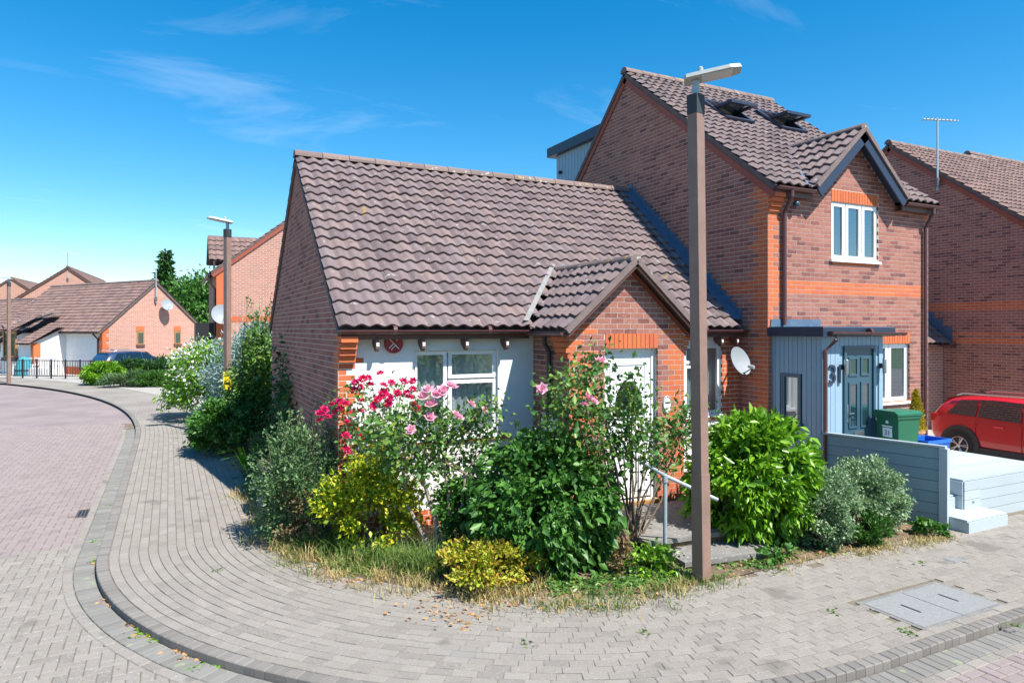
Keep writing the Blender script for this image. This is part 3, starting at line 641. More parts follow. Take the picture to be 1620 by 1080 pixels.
for (a0,c0,a1,c1) in ((-.07,.07,.07,-.07),(-.07,-.06,.0,.01),(-.04,-.08,.03,-.01),(.03,.04,.07,.08)):
    d = V((a1-a0,0,c1-c0)).normalized(); p_ = V((-d.z,0,d.x))*.005; b.quad(*[Fa(a+s*p_.x,.0515,c+s*p_.z) for a,c,s in ((a0,c0,1),(a0,c0,-1),(a1,c1,-1),(a1,c1,1))])
b.build('emblem', 'white', g)
# ------------------------------------------------------------ two-storey house
HX0, HX1, HYF = 8.9, 13.19, 8.24; HRY, HRZ = 12.2, 8.28; HEY, HEZ = 8.06, 5.06
hs_ = (HRZ-HEZ)/(HRY-HEY); HS = V((0,HRY-HEY,HRZ-HEZ)).normalized(); HL = math.hypot(HRY-HEY,HRZ-HEZ); HRB = 15.5; HYB = HRB-.2; hsb = (HRZ-HEZ)/(HRB-HRY)
Hh = thing('house', 'two-storey brick house with grey clad porch, gabled dormer and open roof windows', 'house', ((HX0+HX1)/2,HYF,0))
hb_ = Pieces(300); ht_ = Pieces(300)
Wg = HYB-HYF; ht = lambda yy: min(HEZ+hs_*(yy-HEY), HEZ+hsb*(HRB-yy)) - .07
band = lambda z: 3.29 < z < 3.53
wall(Hh, 'gable_wall', (HX0,HYB,0), (0,-1,0), (-1,0,0), Wg, [(0,ht(HYB)),(HYB-HRY,ht(HRY)),(Wg,ht(HYF))], pieces=hb_, red=lambda a,z,k: 'brick_red' if (a > Wg-qu(k,.33,.2)) or band(z) else 'brick_brown')
U = dict(x0=10.44,x1=11.69,z0=3.93,z1=4.95); G_ = dict(x0=11.5,x1=12.62,z0=1.33,z1=2.42); DCX, DH, DZA = 10.98, 1.2, 6.25
hw = HX1-HX0; dz0 = DZA-DH*.93; ftop = [(0,HEZ-.05),(DCX-DH-HX0,HEZ-.05),(DCX-DH-HX0+.001,dz0-.06),(DCX-HX0,DZA-.10),(DCX+DH-HX0-.001,dz0-.06),(DCX+DH-HX0,HEZ-.05),(hw,HEZ-.05)]
def hred(a, z, k):
    if a < qu(k,.23,.12) and z < 4.5 or a < .25 and z >= 4.5 or a > hw-.12 or band(z): return 'brick_red'
    for q in (U, G_):
        if q['x0']-.02 < a+HX0 < q['x1']+.02 and q['z0']-.08 < z < q['z0']: return 'brick_red'
    return 'brick_brown'
hfw = wall(Hh, 'front_wall', (HX0,HYF,0), (1,0,0), (0,-1,0), hw, ftop, ops=[(q['x0']-HX0,q['x1']-HX0,q['z0'],q['z1']+.215) for q in (U,G_)], pieces=hb_, red=hred)
for q in (U, G_):
    soldier(Hh, hfw, hb_, (HX0,HYF,0), (1,0,0), (0,-1,0), q['x0']-HX0, q['x1']-HX0, q['z1'])
    b = MB(); b.box((q['x0'],HYF,q['z1']),(q['x1'],HYF+.1,q['z1']+.215)); b.build('lintel', 'mortar', Hh)
window(Hh, (U['x0'],HYF,U['z0']), (1,0,0), (0,-1,0), U['x1']-U['x0'], U['z1']-U['z0'], [(0,0,.31,1),(.31,0,.66,1),(.66,0,1,1)], sill='upvc', glass='glass', fr=.065, inset=.03)
window(Hh, (G_['x0'],HYF,G_['z0']), (1,0,0), (0,-1,0), G_['x1']-G_['x0'], G_['z1']-G_['z0'], [(0,0,.5,1),(.5,0,1,1)], sill='upvc', glass='glass', fr=.07)
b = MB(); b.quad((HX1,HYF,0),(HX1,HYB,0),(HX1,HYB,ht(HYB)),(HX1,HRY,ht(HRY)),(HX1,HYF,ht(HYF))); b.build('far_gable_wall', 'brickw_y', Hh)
b = MB(); b.quad((HX0,HYB,0),(HX1,HYB,0),(HX1,HYB,HEZ),(HX0,HYB,HEZ)); b.build('rear_wall', 'brickw_x', Hh)
rf = MB()
rf.quad((HX0-.04,HRB,HEZ-.035),(HX1+.08,HRB,HEZ-.035),(HX1+.08,HRY,HRZ-.035),(HX0-.04,HRY,HRZ-.035))
yc = HYF+.02; zc_ = HEZ-.035+hs_*(yc-HEY)
for x0_, x1_, y0_, z0_ in ((HX0-.04,DCX-DH+.05,HEY,HEZ-.035),(DCX-DH+.05,DCX+DH-.05,yc,zc_),(DCX+DH-.05,HX1+.08,HEY,HEZ-.035)): rf.quad((x0_,y0_,z0_),(x1_,y0_,z0_),(x1_,HRY,HRZ-.035),(x0_,HRY,HRZ-.035))
hr = rf.build('roof', 'undercloak', Hh)
abd = lambda c: not (abs(c.x-DCX) < DH-.02 and c.z < DZA-abs(c.x-DCX)*.93-.02)
RW = [(10.5,.78,3.05),(12.08,.78,3.05)]      # roof windows: x centre, width, distance up the slope of their lower edge
def keep_h(c):
    s_ = (c-V((0,HEY,HEZ))).dot(HS)
    return abd(c) and not any(abs(c.x-x) < w_/2+.02 and s0-.02 < s_ < s0+1.02 for x,w_,s0 in RW)
roof(Hh, hr, ht_, (HX0-.05,HEY,HEZ), (1,0,0), HS, HX1-HX0+.14, HL-.03, keep=keep_h, w=.21, g=.25)
b = MB(); b.quad((HX0-.04,HRB,HEZ),(HX1+.08,HRB,HEZ),(HX1+.08,HRY,HRZ),(HX0-.04,HRY,HRZ)); b.build('rear_slope', 'tile_far', hr)
ridge(hr, (HX0-.06,HRY,HRZ+.045), (HX1+.1,HRY,HRZ+.045))
for yy in (HEY, HRB):
    board(Hh, 'verge', (HX0-.002,yy,HEZ-.03), (HX0-.002,HRY,HRZ-.03), (-1,0,0), .085, .05, 'undercloak', drop=-.03)
    board(Hh, 'verge_board', (HX0-.002,yy,HEZ-.115), (HX0-.002,HRY,HRZ-.115), (-1,0,0), .11, .03, 'red_paint')
b = MB(); b.quad((HX1+.09,HEY,HEZ+.05),(HX1+.09,HRY,HRZ+.05),(HX1+.09,HRY,HRZ-.08),(HX1+.09,HEY,HEZ-.08)); b.build('verge', 'undercloak', Hh)
for x, w_, s0 in RW:   # roof windows standing open
    Fr = frame(V((x-w_/2,HEY,HEZ))+HS*s0, (1,0,0), V((0,-HS.z,HS.y)), HS); p_ = MB()
    for q in ((0,w_,0,.07),(0,w_,.93,1.0),(0,.07,.07,.93),(w_-.07,w_,.07,.93)): p_.fbox(Fr,q[0],q[1],-.03,.09,q[2],q[3])
    rw = p_.build('roof_window', 'navy', Hh); b = MB(); b.quad(Fr(.05,-.2,.05),Fr(w_-.05,-.2,.05),Fr(w_-.05,-.2,.95),Fr(.05,-.2,.95)); b.build('room_shade', 'dark_in', rw)  # same near-black sheet painted as room gloom under the roof window
    c_ = Fr(0,.09,.5); ang = math.radians(-38); s2 = HS*math.cos(ang) + V((0,-HS.z,HS.y))*math.sin(ang); n2 = V((1,0,0)).cross(s2)
    Fs = frame(c_, (1,0,0), n2, s2); b = MB()
    for q in ((.03,w_-.03,-.48,-.41),(.03,w_-.03,.41,.48),(.03,.10,-.41,.41),(w_-.10,w_-.03,-.41,.41)): b.fbox(Fs,q[0],q[1],-.03,.03,q[2],q[3])
    b.build('sash', 'navy', rw); b = MB(); b.fbox(Fs,.09,w_-.09,-.005,.005,-.42,.42); b.build('pane', 'glass', rw)
# gabled dormer over the front
ds = V((DH,0,DH*.93)).normalized(); dl = math.hypot(DH,DH*.93); DYF = 8.0
um = lambda c: c.z > HEZ+hs_*(c.y-HEY)-.03
b = MB(); yv = HEY+(DZA-HEZ)/hs_
for s in (-1,1): b.quad((DCX+s*DH,DYF,dz0-.03),(DCX,DYF,DZA-.03),(DCX,yv+.1,DZA-.03),(DCX+s*DH,HEY+.05,dz0-.03))
dr = b.build('dormer_roof', 'undercloak', Hh)
for s in (-1,1):
    roof(Hh, dr, ht_, (DCX+s*DH,DYF,dz0), (0,1,0), V((-s*ds.x,0,ds.z)), 1.7, dl-.02, keep=um, w=.21, g=.25)
    A_, T_ = V((DCX+s*(DH+.0),DYF-.004,dz0-.03)), V((DCX,DYF-.004,DZA-.03))
    board(Hh, 'dormer_verge', A_, T_, (0,-1,0), .07, .04, 'verge_tile', drop=-.05)
    board(Hh, 'bargeboard', A_+V((0,.02,-.03)), T_+V((0,.02,-.03)), (0,-1,0), .17, .03, 'navy')
    board(Hh, 'soffit', A_+V((0,.24,-.03)), T_+V((0,.24,-.03)), (0,-1,0), .02, .22, 'navy')
    v0 = V((DCX+s*(DH+.05),HEY-.02,HEZ+.05)); v1 = V((DCX+s*.05,yv+.05,DZA+.05)); q = MB(); q.quad(v0, v1, v1+V((s*.13,0,.02)), v0+V((s*.13,0,.02))); q.build('valley_flashing', 'lead', dr)
ridge(dr, (DCX,DYF-.02,DZA+.035), (DCX,yv+.1,DZA+.035), r=.10)
gutter(Hh, (HX0-.02,HEY-.03,HEZ-.02), (DCX-DH-.02,HEY-.03,HEZ-.02)); gutter(Hh, (DCX+DH+.02,HEY-.03,HEZ-.02), (HX1+.08,HEY-.03,HEZ-.02))
board(Hh, 'fascia', (HX0,HEY+.03,HEZ-.03), (DCX-DH,HEY+.03,HEZ-.03), (0,1,0), .13, .02, 'fascia_brown'); board(Hh, 'fascia', (DCX+DH,HEY+.03,HEZ-.03), (HX1+.08,HEY+.03,HEZ-.03), (0,1,0), .13, .02, 'fascia_brown')
for s0, s1 in ((HX0,DCX-DH),(DCX+DH,HX1+.08)): b = MB(); b.quad((s0,HEY+.05,HEZ-.15),(s1,HEY+.05,HEZ-.15),(s1,HYF,HEZ-.15),(s0,HYF,HEZ-.15)); b.build('soffit', 'fascia_brown', Hh)
for i in range(4): b = MB(); b.box((HX0-.004,HYF-.04*(i+1),4.66+i*.075),(HX0+.24,HYF-.003,4.66+i*.075+.066)); b.build('corbel', 'brick_red', Hh)
for xx in (9.22, 13.02):
    b = MB(); b.tube([(xx,HEY-.03,HEZ-.06),(xx,HEY-.03,HEZ-.16),(xx,HYF-.06,HEZ-.42),(xx,HYF-.06,2.76 if xx < 10 else .0)], .036, 10); b.build('downpipe', 'gutter', Hh)
# security light
b = MB(); b.lathe([(.0,-.04),(.05,-.03),(.06,.02),(.03,.06)], (9.45,HYF-.1,4.80), 12); b.build('alarm_lamp', 'door_teal', Hh, True)
# rear box dormer
RX0, RX1, RY0, RY1, RT = 9.10, 12.6, 12.75, 15.5, 7.34
b = MB(); F = frame((RX0,RY1,0),(0,-1,0),(-1,0,0)); b.quad((RX0,RY1,5.6),(RX0,RY0,5.6),(RX0,RY0,RT),(RX0,RY1,RT)); b.quad((RX0,RY1,5.6),(RX1,RY1,5.6),(RX1,RY1,RT),(RX0,RY1,RT)); rd = b.build('rear_dormer', 'clad', Hh)
for i in range(18):
    b = MB(); a0 = i*.15; b.fbox(F,a0+.006,a0+.144,.002,.016,5.6,RT-.01); b.build('cladding_board', 'clad', rd)
b = MB(); b.box((RX0-.16,RY0-.2,RT-.12),(RX1+.1,RY1+.25,RT+.12)); b.build('flat_roof', 'navy', rd)
b = MB(); b.lathe([(.0,-.05),(.045,-.04),(.045,.03),(.0,.05)], (RX0-.06,RY1-.25,6.75), 10); b.build('dormer_lamp', 'black', rd)
# clad front porch with flat roof
QX0, QX1, QY = 8.98, 10.45, 7.27; QT = 2.58
b = MB(); b.box((QX0+.02,QY+.02,0),(QX1-.02,HYF,QT)); qp = b.build('porch', 'clad', Hh)
DX0, DX1, DT = 9.53, 10.22, 2.40
Ff = frame((QX0,QY+.018,0),(1,0,0),(0,-1,0)); Fs = frame((QX0+.018,HYF,0),(0,-1,0),(-1,0,0))
def boards(F, W, ops, st=.118):
    k = round(W/st); st = W/k
    for i in range(k):
        a0, a1 = i*st+.004, (i+1)*st-.004; segs = [(0., QT)]
        for o0,o1,c0,c1 in ops:
            if a1 > o0 and a0 < o1: segs = [(0.,c0),(c1,QT)]
        for c0, c1 in segs:
            if c1-c0 > .05: m_ = MB(); m_.fbox(F,a0,a1,.0,.02,c0,c1); m_.build('cladding_board', 'clad', qp)
sw = (.22,.60,1.20,1.98)
boards(Ff, QX1-QX0, [(DX0-QX0-.03,DX1-QX0+.03,0,DT+.03)], .105); boards(Fs, HYF-QY, [sw], .09)
b = MB(); b.box((QX0-.10,QY-.12,QT),(QX1+.14,HYF-.002,QT+.14)); fr_ = b.build('porch_roof', 'navy', Hh)
b = MB(); b.box((QX0-.08,QY-.10,QT+.141),(QX1+.12,HYF-.02,QT+.155)); b.build('roof_felt', 'lead', fr_)
b = MB(); b.fbox(frame((HX0,HYF,QT+.15),(1,0,0),(0,-1,0)),.05,1.25,.008,.02,0,.13); b.build('upstand', 'lead', fr_)
gutter(Hh, (QX0+.0,QY-.165,QT+.08), (QX1+.3,QY-.165,QT+.06))
b = MB(); b.tube([(QX0+.13,QY-.165,QT+.03),(QX0+.13,QY-.165,QT-.05),(QX0+.02,QY-.06,QT-.22),(QX0+.02,QY-.06,.1)], .034, 10); b.build('downpipe', 'gutter', Hh)
b = MB()
for q in ((sw[0],sw[1],sw[2],sw[2]+.06),(sw[0],sw[1],sw[3]-.06,sw[3]),(sw[0],sw[0]+.06,sw[2]+.06,sw[3]-.06),(sw[1]-.06,sw[1],sw[2]+.06,sw[3]-.06)): b.fbox(Fs,q[0],q[1],-.02,.035,q[2],q[3])
wn = b.build('porch_window', 'door_teal', Hh); b = MB(); b.quad(Fs(sw[0]+.05,.01,sw[2]+.05),Fs(sw[1]-.05,.01,sw[2]+.05),Fs(sw[1]-.05,.01,sw[3]-.05),Fs(sw[0]+.05,.01,sw[3]-.05)); b.build('pane', 'glass_clear', wn)
b = MB(); b.quad(Fs(sw[0]+.05,-.0,sw[2]+.05),Fs(sw[1]-.05,-.0,sw[2]+.05),Fs(sw[1]-.05,-.0,sw[3]-.05),Fs(sw[0]+.05,-.0,sw[3]-.05)); b.build('blind', 'blind', wn)
b = MB(); b.fbox(Fs,sw[0]-.03,sw[1]+.04,.02,.08,sw[2]-.05,sw[2]-.003); b.build('sill', 'door_teal', wn)
Fd = frame((DX0,QY+.02,.5),(1,0,0),(0,-1,0)); dw, dh = DX1-DX0, DT-.5; b = MB()
for q in ((-.03,.02,0,dh+.03),(dw-.02,dw+.03,0,dh+.03),(.02,dw-.02,dh-.02,dh+.03)): b.fbox(Fd,q[0],q[1],-.03,.035,q[2],q[3])
dd = b.build('front_door', 'door_teal', Hh); b = MB(); b.fbox(Fd,.02,dw-.02,-.03,.006,0,dh-.02); b.build('door_leaf', 'door_teal', dd)
for (a0,c0,a1,c1,gl) in ((.14,1.45,.45,1.75,1),(.55,1.45,.86,1.75,1),(.14,.62,.45,1.35,1),(.55,.62,.86,1.35,1),(.14,.08,.45,.42,0),(.55,.08,.86,.42,0)):
    a0, a1 = a0*dw, a1*dw; b = MB()
    for q in ((a0,a1,c0,c0+.03),(a0,a1,c1-.03,c1),(a0,a0+.03,c0+.03,c1-.03),(a1-.03,a1,c0+.03,c1-.03)): b.fbox(Fd,q[0],q[1],.006,.022,q[2],q[3])
    pnl = b.build('door_panel', 'door_teal', dd)
    if gl: b = MB(); b.quad(Fd(a0+.03,.009,c0+.03),Fd(a1-.03,.009,c0+.03),Fd(a1-.03,.009,c1-.03),Fd(a0+.03,.009,c1-.03)); b.build('pane', 'glass', dd)
b = MB(); b.fbox(Fd,.33*dw,.67*dw,.006,.02,.47,.56); b.build('letterbox', 'steel', dd)
b = MB(); b.fbox(Fd,.05,.08,.006,.018,.72,1.0); b.tube([Fd(.065,.05,.86),Fd(.17,.05,.86)], .009, 8); b.build('handle', 'steel', dd)
hb_.finish('bricks'); ht_.finish('roof_tiles')
g = thing('house_number', 'dark metal numerals 31 on the pale clad porch front', 'house number', (9.27,QY-.01,1.98))
for i, ch in enumerate('31'): text_mesh(ch, .42, frame((9.20+i*.17,QY-.03,1.98),(1,0,0),(0,-1,0)), .008, 'numeral', 'navy', g)
for xx in (9.44, 10.36):
    g = thing('wall_light', 'slim cylindrical steel wall light on the clad porch '+('between the numerals and door' if xx < 10 else 'between the door and window'), 'wall light', (xx,QY,2.1), 'porch wall lights')
    b = MB(); b.lathe([(.03,-.12),(.032,-.11),(.032,.11),(.03,.12)], (xx,QY-.09,2.1), 14); b.build('tube', 'steel', g, True); b = MB(); b.box((xx-.025,QY-.06,2.06),(xx+.025,QY-.001,2.14)); b.build('bracket', 'black', g)
# ------------------------------------------------------------ other houses
def tiled(T, parent, O, u, s, W, Ls, w=.25, g=.3, keep=None, ns=6):
    pc = Pieces(0); roof(T, parent, pc, O, u, s, W, Ls, keep, 'tile_far', w, g, ns); pc.finish('roof_tiles')
def plain_house(name, label, O, u, L, D, ez, rz, wm_f, wm_g, group=None, ovh=.2, hipside=0, cat='house'):
    """ridge along u; O = front corner, u along the front, v = into the house; gable walls at both ends"""
    O, u = V(O), V(u).normalized(); v = V((-u.y, u.x, 0)); T = thing(name, label, cat, O + u*(L/2), group)
    F = lambda a, b, c: O + a*u + b*v + c*Z; sl_ = (rz-ez)/(D/2)
    b = MB(); b.quad(F(0,0,0),F(L,0,0),F(L,0,ez),F(0,0,ez)); fw_ = b.build('front_wall', wm_f, T)
    b = MB(); b.quad(F(0,D,0),F(L,D,0),F(L,D,ez),F(0,D,ez)); b.build('rear_wall', wm_g, T)
    for a in (0, L):
        b = MB(); b.quad(F(a,0,0),F(a,D,0),F(a,D,ez),F(a,D/2,rz-.05),F(a,0,ez)); b.build('gable_wall', wm_g, T)
    b = MB(); e = ovh
    for s0, s1 in ((-e, D/2), (D+e, D/2)): b.quad(F(-.08,s0,ez-e*sl_-.03),F(L+.08,s0,ez-e*sl_-.03),F(L+.08,s1,rz-.03),F(-.08,s1,rz-.03))
    r = b.build('roof', 'undercloak', T); s = (v*(D/2+e) + Z*(rz-ez+e*sl_)); Ls = s.length
    tiled(T, r, F(-.08,-e,ez-e*sl_), u, s, L+.16, Ls); s2 = (-v*(D/2+e) + Z*(rz-ez+e*sl_)); tiled(T, r, F(-.08,D+e,ez-e*sl_), u, s2, L+.16, Ls)
    ridge(r, F(-.1,D/2,rz+.05), F(L+.1,D/2,rz+.05), seg=1.2)
    for a, n_ in ((-.0,-u),(L,u)):
        for s0 in (-e, D+e): board(T, 'verge', F(a,s0,ez-e*sl_-.02)+n_*.05, F(a,D/2,rz-.02)+n_*.05, n_, .14, .03, 'fascia_brown', drop=0)
    gutter(T, F(-.05,-e-.05,ez-e*sl_-.02), F(L+.05,-e-.05,ez-e*sl_-.02), .06)
    return T, F, r, sl_
# neighbour on the right across the driveway (gable in shade)
nb_ = Pieces(0)
NX, NYR, NZR = 19.5, 13.36, 8.30; NEY, NEZ = 9.2, 5.15
Nh = thing('house', 'brick house with shaded gable end beyond the red car and driveway', 'house', (21.8,NEY,0))
nsl = (NZR-NEZ)/(NYR-NEY); nB = 2*NYR-NEY; ht = lambda yy: min(NEZ+nsl*(yy-NEY),NEZ+nsl*(nB-yy))-.08
gw = wall(Nh, 'gable_wall', (NX,nB-.2,-.1), (0,-1,0), (-1,0,0), nB-NEY-.4, [(0,ht(nB-.2)+.1),(nB-.2-NYR,ht(NYR)+.1),(nB-NEY-.4,ht(NEY+.2)+.1)], pieces=nb_, red=lambda a,z,k: 'brick_red' if 3.32<z<3.56 or 2.42<z<2.52 or 2.62<z<2.70 or a > nB-NEY-.4-.25 else 'brick_brown')
nb_.finish('bricks')
b = MB(); b.quad((NX,NEY+.2,-.1),(NX+4.9,NEY+.2,-.1),(NX+4.9,NEY+.2,NEZ+.1),(NX,NEY+.2,NEZ+.1)); b.build('front_wall', 'brickw_x', Nh)
b = MB()
for yy in (NEY,nB): b.quad((NX-.05,yy,NEZ-.03),(NX+4.9,yy,NEZ-.03),(NX+4.9,NYR,NZR-.03),(NX-.05,NYR,NZR-.03))
nr = b.build('roof', 'undercloak', Nh); nS = V((0,NYR-NEY,NZR-NEZ)); tiled(Nh, nr, (NX-.06,NEY,NEZ), (1,0,0), nS, 4.96, nS.length, .22, .27)
ridge(nr, (NX-.07,NYR,NZR+.05), (NX+4.9,NYR,NZR+.05)); ridge
for yy in (NEY,nB):
    board(Nh, 'verge', (NX-.003,yy,NEZ-.02), (NX-.003,NYR,NZR-.02), (-1,0,0), .09, .05, 'undercloak', drop=-.03); board(Nh, 'verge_board', (NX-.003,yy,NEZ-.11), (NX-.003,NYR,NZR-.11), (-1,0,0), .12, .03, 'red_paint')
T2, F2, r2, _ = plain_house('house', 'farthest brick house on the right, only its higher tiled roof end showing', (24.4,NEY+.5,-.1), (1,0,0), 6, 8.3, 5.6, 8.75, 'brickw_x', 'brickw_y')
gT = thing('garage', 'low brick garage with tiled roof tucked between the two houses', 'garage', (16.3,11.7,0))
wall(gT, 'front_wall', (HX1+.02,11.7,-.06), (1,0,0), (0,-1,0), 6.2, [(0,2.35),(6.2,2.35)], back='brickw_x')
b = MB(); b.quad((HX1+.02,11.5,2.25),(NX-.02,11.5,2.25),(NX-.02,14.0,4.4),(HX1+.02,14.0,4.4)); g_r = b.build('roof', 'undercloak', gT); gs = V((0,2.5,2.15)); tiled(gT, g_r, (HX1+.03,11.48,2.28), (1,0,0), gs, 6.2, gs.length, .22, .27)
gutter(gT, (HX1+.03,11.42,2.26), (NX-.03,11.42,2.26))
b = MB()
for i in range(10): t0, t1 = i/10, (i+1)/10; b.quad((NX-.012,11.5+2.5*t0,2.3+2.15*t0),(NX-.012,11.5+2.5*t1,2.3+2.15*t1),(NX-.012,11.5+2.5*t1,2.55+2.15*t1),(NX-.012,11.5+2.5*t0,2.55+2.15*t1))
b.build('stepped_flashing', 'lead', gT)
# two-storey house behind the bungalow
T3 = thing('house', 'sunlit brick gable house behind the hedge with dark front canopy', 'house', (5.4,29.9,0))
X0, X1, Y3, EZ3, RZ3 = 1.7, 9.7, 29.9, 5.1, 8.25; XC = (X0+X1)/2; s3 = (RZ3-EZ3)/(XC-X0)
b = MB(); b.quad((X0,Y3,0),(X1,Y3,0),(X1,Y3,EZ3),(XC,Y3,RZ3-.08),(X0,Y3,EZ3)); b.build('gable_wall', 'brickw_x', T3)
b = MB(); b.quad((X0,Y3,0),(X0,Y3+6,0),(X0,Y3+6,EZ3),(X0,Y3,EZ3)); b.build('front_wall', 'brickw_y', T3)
b = MB()
for xx in (X0-.2,X1+.2): b.quad((xx,Y3-.05,EZ3-.2*s3-.03),(xx,Y3+6,EZ3-.2*s3-.03),(XC,Y3+6,RZ3-.03),(XC,Y3-.05,RZ3-.03))
r3 = b.build('roof', 'undercloak', T3); sv = V((XC-X0+.2,0,RZ3-EZ3+.2*s3)); tiled(T3, r3, (X0-.2,Y3-.06,EZ3-.2*s3), (0,1,0), sv, 6, sv.length)
for s, xx in ((-1,X0-.2),(1,X1+.2)):
    board(T3, 'verge', (xx,Y3-.03,EZ3-.2*s3-.02), (XC,Y3-.03,RZ3-.02), (0,-1,0), .06, .04, 'undercloak', drop=-.03); board(T3, 'verge_board', (xx,Y3-.03,EZ3-.2*s3-.07), (XC,Y3-.03,RZ3-.07), (0,-1,0), .13, .03, 'red_paint')
ridge(r3, (XC,Y3-.06,RZ3+.05), (XC,Y3+6,RZ3+.05), seg=1.)
b = MB(); b.box((X0-.012,Y3-.012,0),(X0+.3,Y3+.001,EZ3-.1)); b.build('quoin', 'brick_red', T3); b = MB(); b.box((X0,Y3-.01,3.0),(X1,Y3-.002,3.22)); b.build('brick_band', 'brick_red', T3)
DY = 31.3; dz = 6.55
b = MB()
for s in (-1,1): b.quad((X0-.25,DY+s*1.2,dz-1.1),(X0-.25,DY,dz),(X0+2.2,DY,dz),(X0+.2,DY+s*1.2,dz-1.1))
d3 = b.build('dormer_roof', 'undercloak', T3)
for s in (-1,1): tiled(T3, d3, (X0-.27,DY+s*1.2,dz-1.08), (1,0,0), V((0,-s*1.2,1.1)), 2.4, 1.62, keep=lambda c: c.z > EZ3+s3*(c.x-X0)-.05)
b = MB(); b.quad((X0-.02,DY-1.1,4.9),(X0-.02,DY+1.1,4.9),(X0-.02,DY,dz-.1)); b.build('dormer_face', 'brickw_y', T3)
b = MB(); b.tube([(X0-.28,Y3+.1,EZ3-.25),(X0-.28,Y3+.1,EZ3-.4),(X0-.06,Y3+.15,EZ3-.8),(X0-.06,Y3+.15,0)], .05, 8); b.build('downpipe', 'pipe_dark', T3)
gutter(T3, (X0-.26,Y3,EZ3-.2), (X0-.26,Y3+6,EZ3-.2), .07, 'pipe_dark')
b = MB(); b.box((X0-.75,Y3+.5,2.2),(X0-.02,Y3+2.4,2.95)); b.build('door_canopy', 'black', T3)
# far bungalow row
fu, fv = V((-.552,.834,0)), V((.834,.552,0))
FO = V((-3.42,45.4,0)); FK = 1.147
def far_bung(O, L, D, ez, rz, label, name='bungalow'):
    # front faces -fv; the near gable is at the O end
    u = fu; T = thing(name, label, 'bungalow', O + u*(L/2)); F = lambda a, b, c: O + a*FK*u + b*FK*fv + c*Z; sl_ = (rz-ez)/(D/2); e = .25
    b = MB(); b.quad(F(0,0,.45),F(L,0,.45),F(L,0,ez),F(0,0,ez)); fw_ = b.build('front_wall', 'render', T); b = MB(); b.fbox(F,0,L,-.03,-.0,0,.45); b.build('plinth', 'brick_red', T)
    b = MB(); b.quad(F(0,0,0),F(0,D,0),F(0,D,ez),F(0,D/2,rz-.05),F(0,0,ez)); b.build('gable_wall', 'brickw_f', T)
    b = MB(); b.quad(F(L,0,0),F(L,D,0),F(L,D,ez),F(L,D/2,rz-.05),F(L,0,ez)); b.build('gable_wall', 'brickw_f', T)
    b = MB(); b.quad(F(0,D,0),F(L,D,0),F(L,D,ez),F(0,D,ez)); b.build('rear_wall', 'brickw_g', T)
    b = MB()
    for s0 in (-e, D+e): b.quad(F(-.08,s0,ez-e*sl_-.03),F(L,s0,ez-e*sl_-.03),F(L,D/2,rz-.03),F(-.08,D/2,rz-.03))
    r = b.build('roof', 'undercloak', T)
    for s0, sg in ((-e,1),(D+e,-1)):
        s = fv*(sg*(D/2+e)*FK) + Z*(rz-ez+e*sl_); tiled(T, r, F(-.1,s0,ez-e*sl_), u, s, (L+.1)*FK, s.length)
    ridge(r, F(-.12,D/2,rz+.05), F(L,D/2,rz+.05), seg=1.2)
    for s0 in (-e, D+e): board(T, 'verge', F(-.02,s0,ez-e*sl_-.0), F(-.02,D/2,rz), -u, .16, .06, 'undercloak', drop=-.02)
    gutter(T, F(-.05,-e-.06,ez-e*sl_-.02), F(L,-e-.06,ez-e*sl_-.02), .06, 'pipe_dark'); return T, F
T4, F4 = far_bung(FO, 10.5, 5.6, 2.75, 5.62, 'far white bungalow with brick gable end, brown windows and canopy roofs')
for a in (1.75, 3.85):
    Fg = frame(F4(0,a,1.75), fv, -fu); b = MB()
    for q in ((0,.44,0,.06),(0,.44,.74,.80),(0,.06,.06,.74),(.38,.44,.06,.74)): b.fbox(Fg,q[0],q[1],-.02,.05,q[2],q[3])
    w_ = b.build('window', 'wood', T4); b = MB(); b.quad(Fg(.05,.02,.05),Fg(.39,.02,.05),Fg(.39,.02,.75),Fg(.05,.02,.75)); b.build('pane', 'glass', w_); b = MB(); b.fbox(Fg,-.03,.47,.0,.02,.82,1.1); b.build('lintel', 'brick_red', w_); b = MB(); b.fbox(Fg,-.04,.48,.0,.07,-.12,-.01); b.build('sill', 'fascia_brown', w_)
Fq = frame(F4(0,0,0), fv, -fu); b = MB()
for k in range(12): b.fbox(Fq,0,.35 if k%2 else .2,.0,.02,k*.225,k*.225+.22)
b.build('quoin', 'brick_red', T4); b = MB()
for k in range(12): b.fbox(lambda a,bb,c: F4(a,-bb,c),0,.35 if k%2 else .2,.0,.02,k*.225,k*.225+.22)
b.build('quoin', 'brick_red', T4)
b = MB(); b.tube([F4(.3,-.3,2.5),F4(.3,-.3,2.4),F4(.3,-.06,2.1),F4(.3,-.06,.1)], .05, 8); b.build('downpipe', 'pipe_dark', T4)
# bay window with a small tiled canopy and lean-to porch
def far_window(a, w_, z0, h):
    Fw = frame(F4(a+w_,-.0,z0), -fu, -fv); b = MB()
    for q in ((0,w_,0,.08),(0,w_,h-.08,h),(0,.08,.08,h-.08),(w_-.08,w_,.08,h-.08),(w_/2-.04,w_/2+.04,.08,h-.08)): b.fbox(Fw,q[0],q[1],-.02,.06,q[2],q[3])
    wn = b.build('window', 'wood', T4); b = MB(); b.quad(Fw(.06,.02,.06),Fw(w_-.06,.02,.06),Fw(w_-.06,.02,h-.06),Fw(.06,.02,h-.06)); b.build('pane', 'glass_dark', wn); b = MB(); b.fbox(Fw,-.05,w_+.05,.0,.1,-.16,-.01); b.build('sill', 'fascia_brown', wn)
far_window(9.0, 1.3, 1.35, 1.2)
b = MB()   # projecting side wall of the porch and its sloping roof
PA, PD = 3.4, 1.5
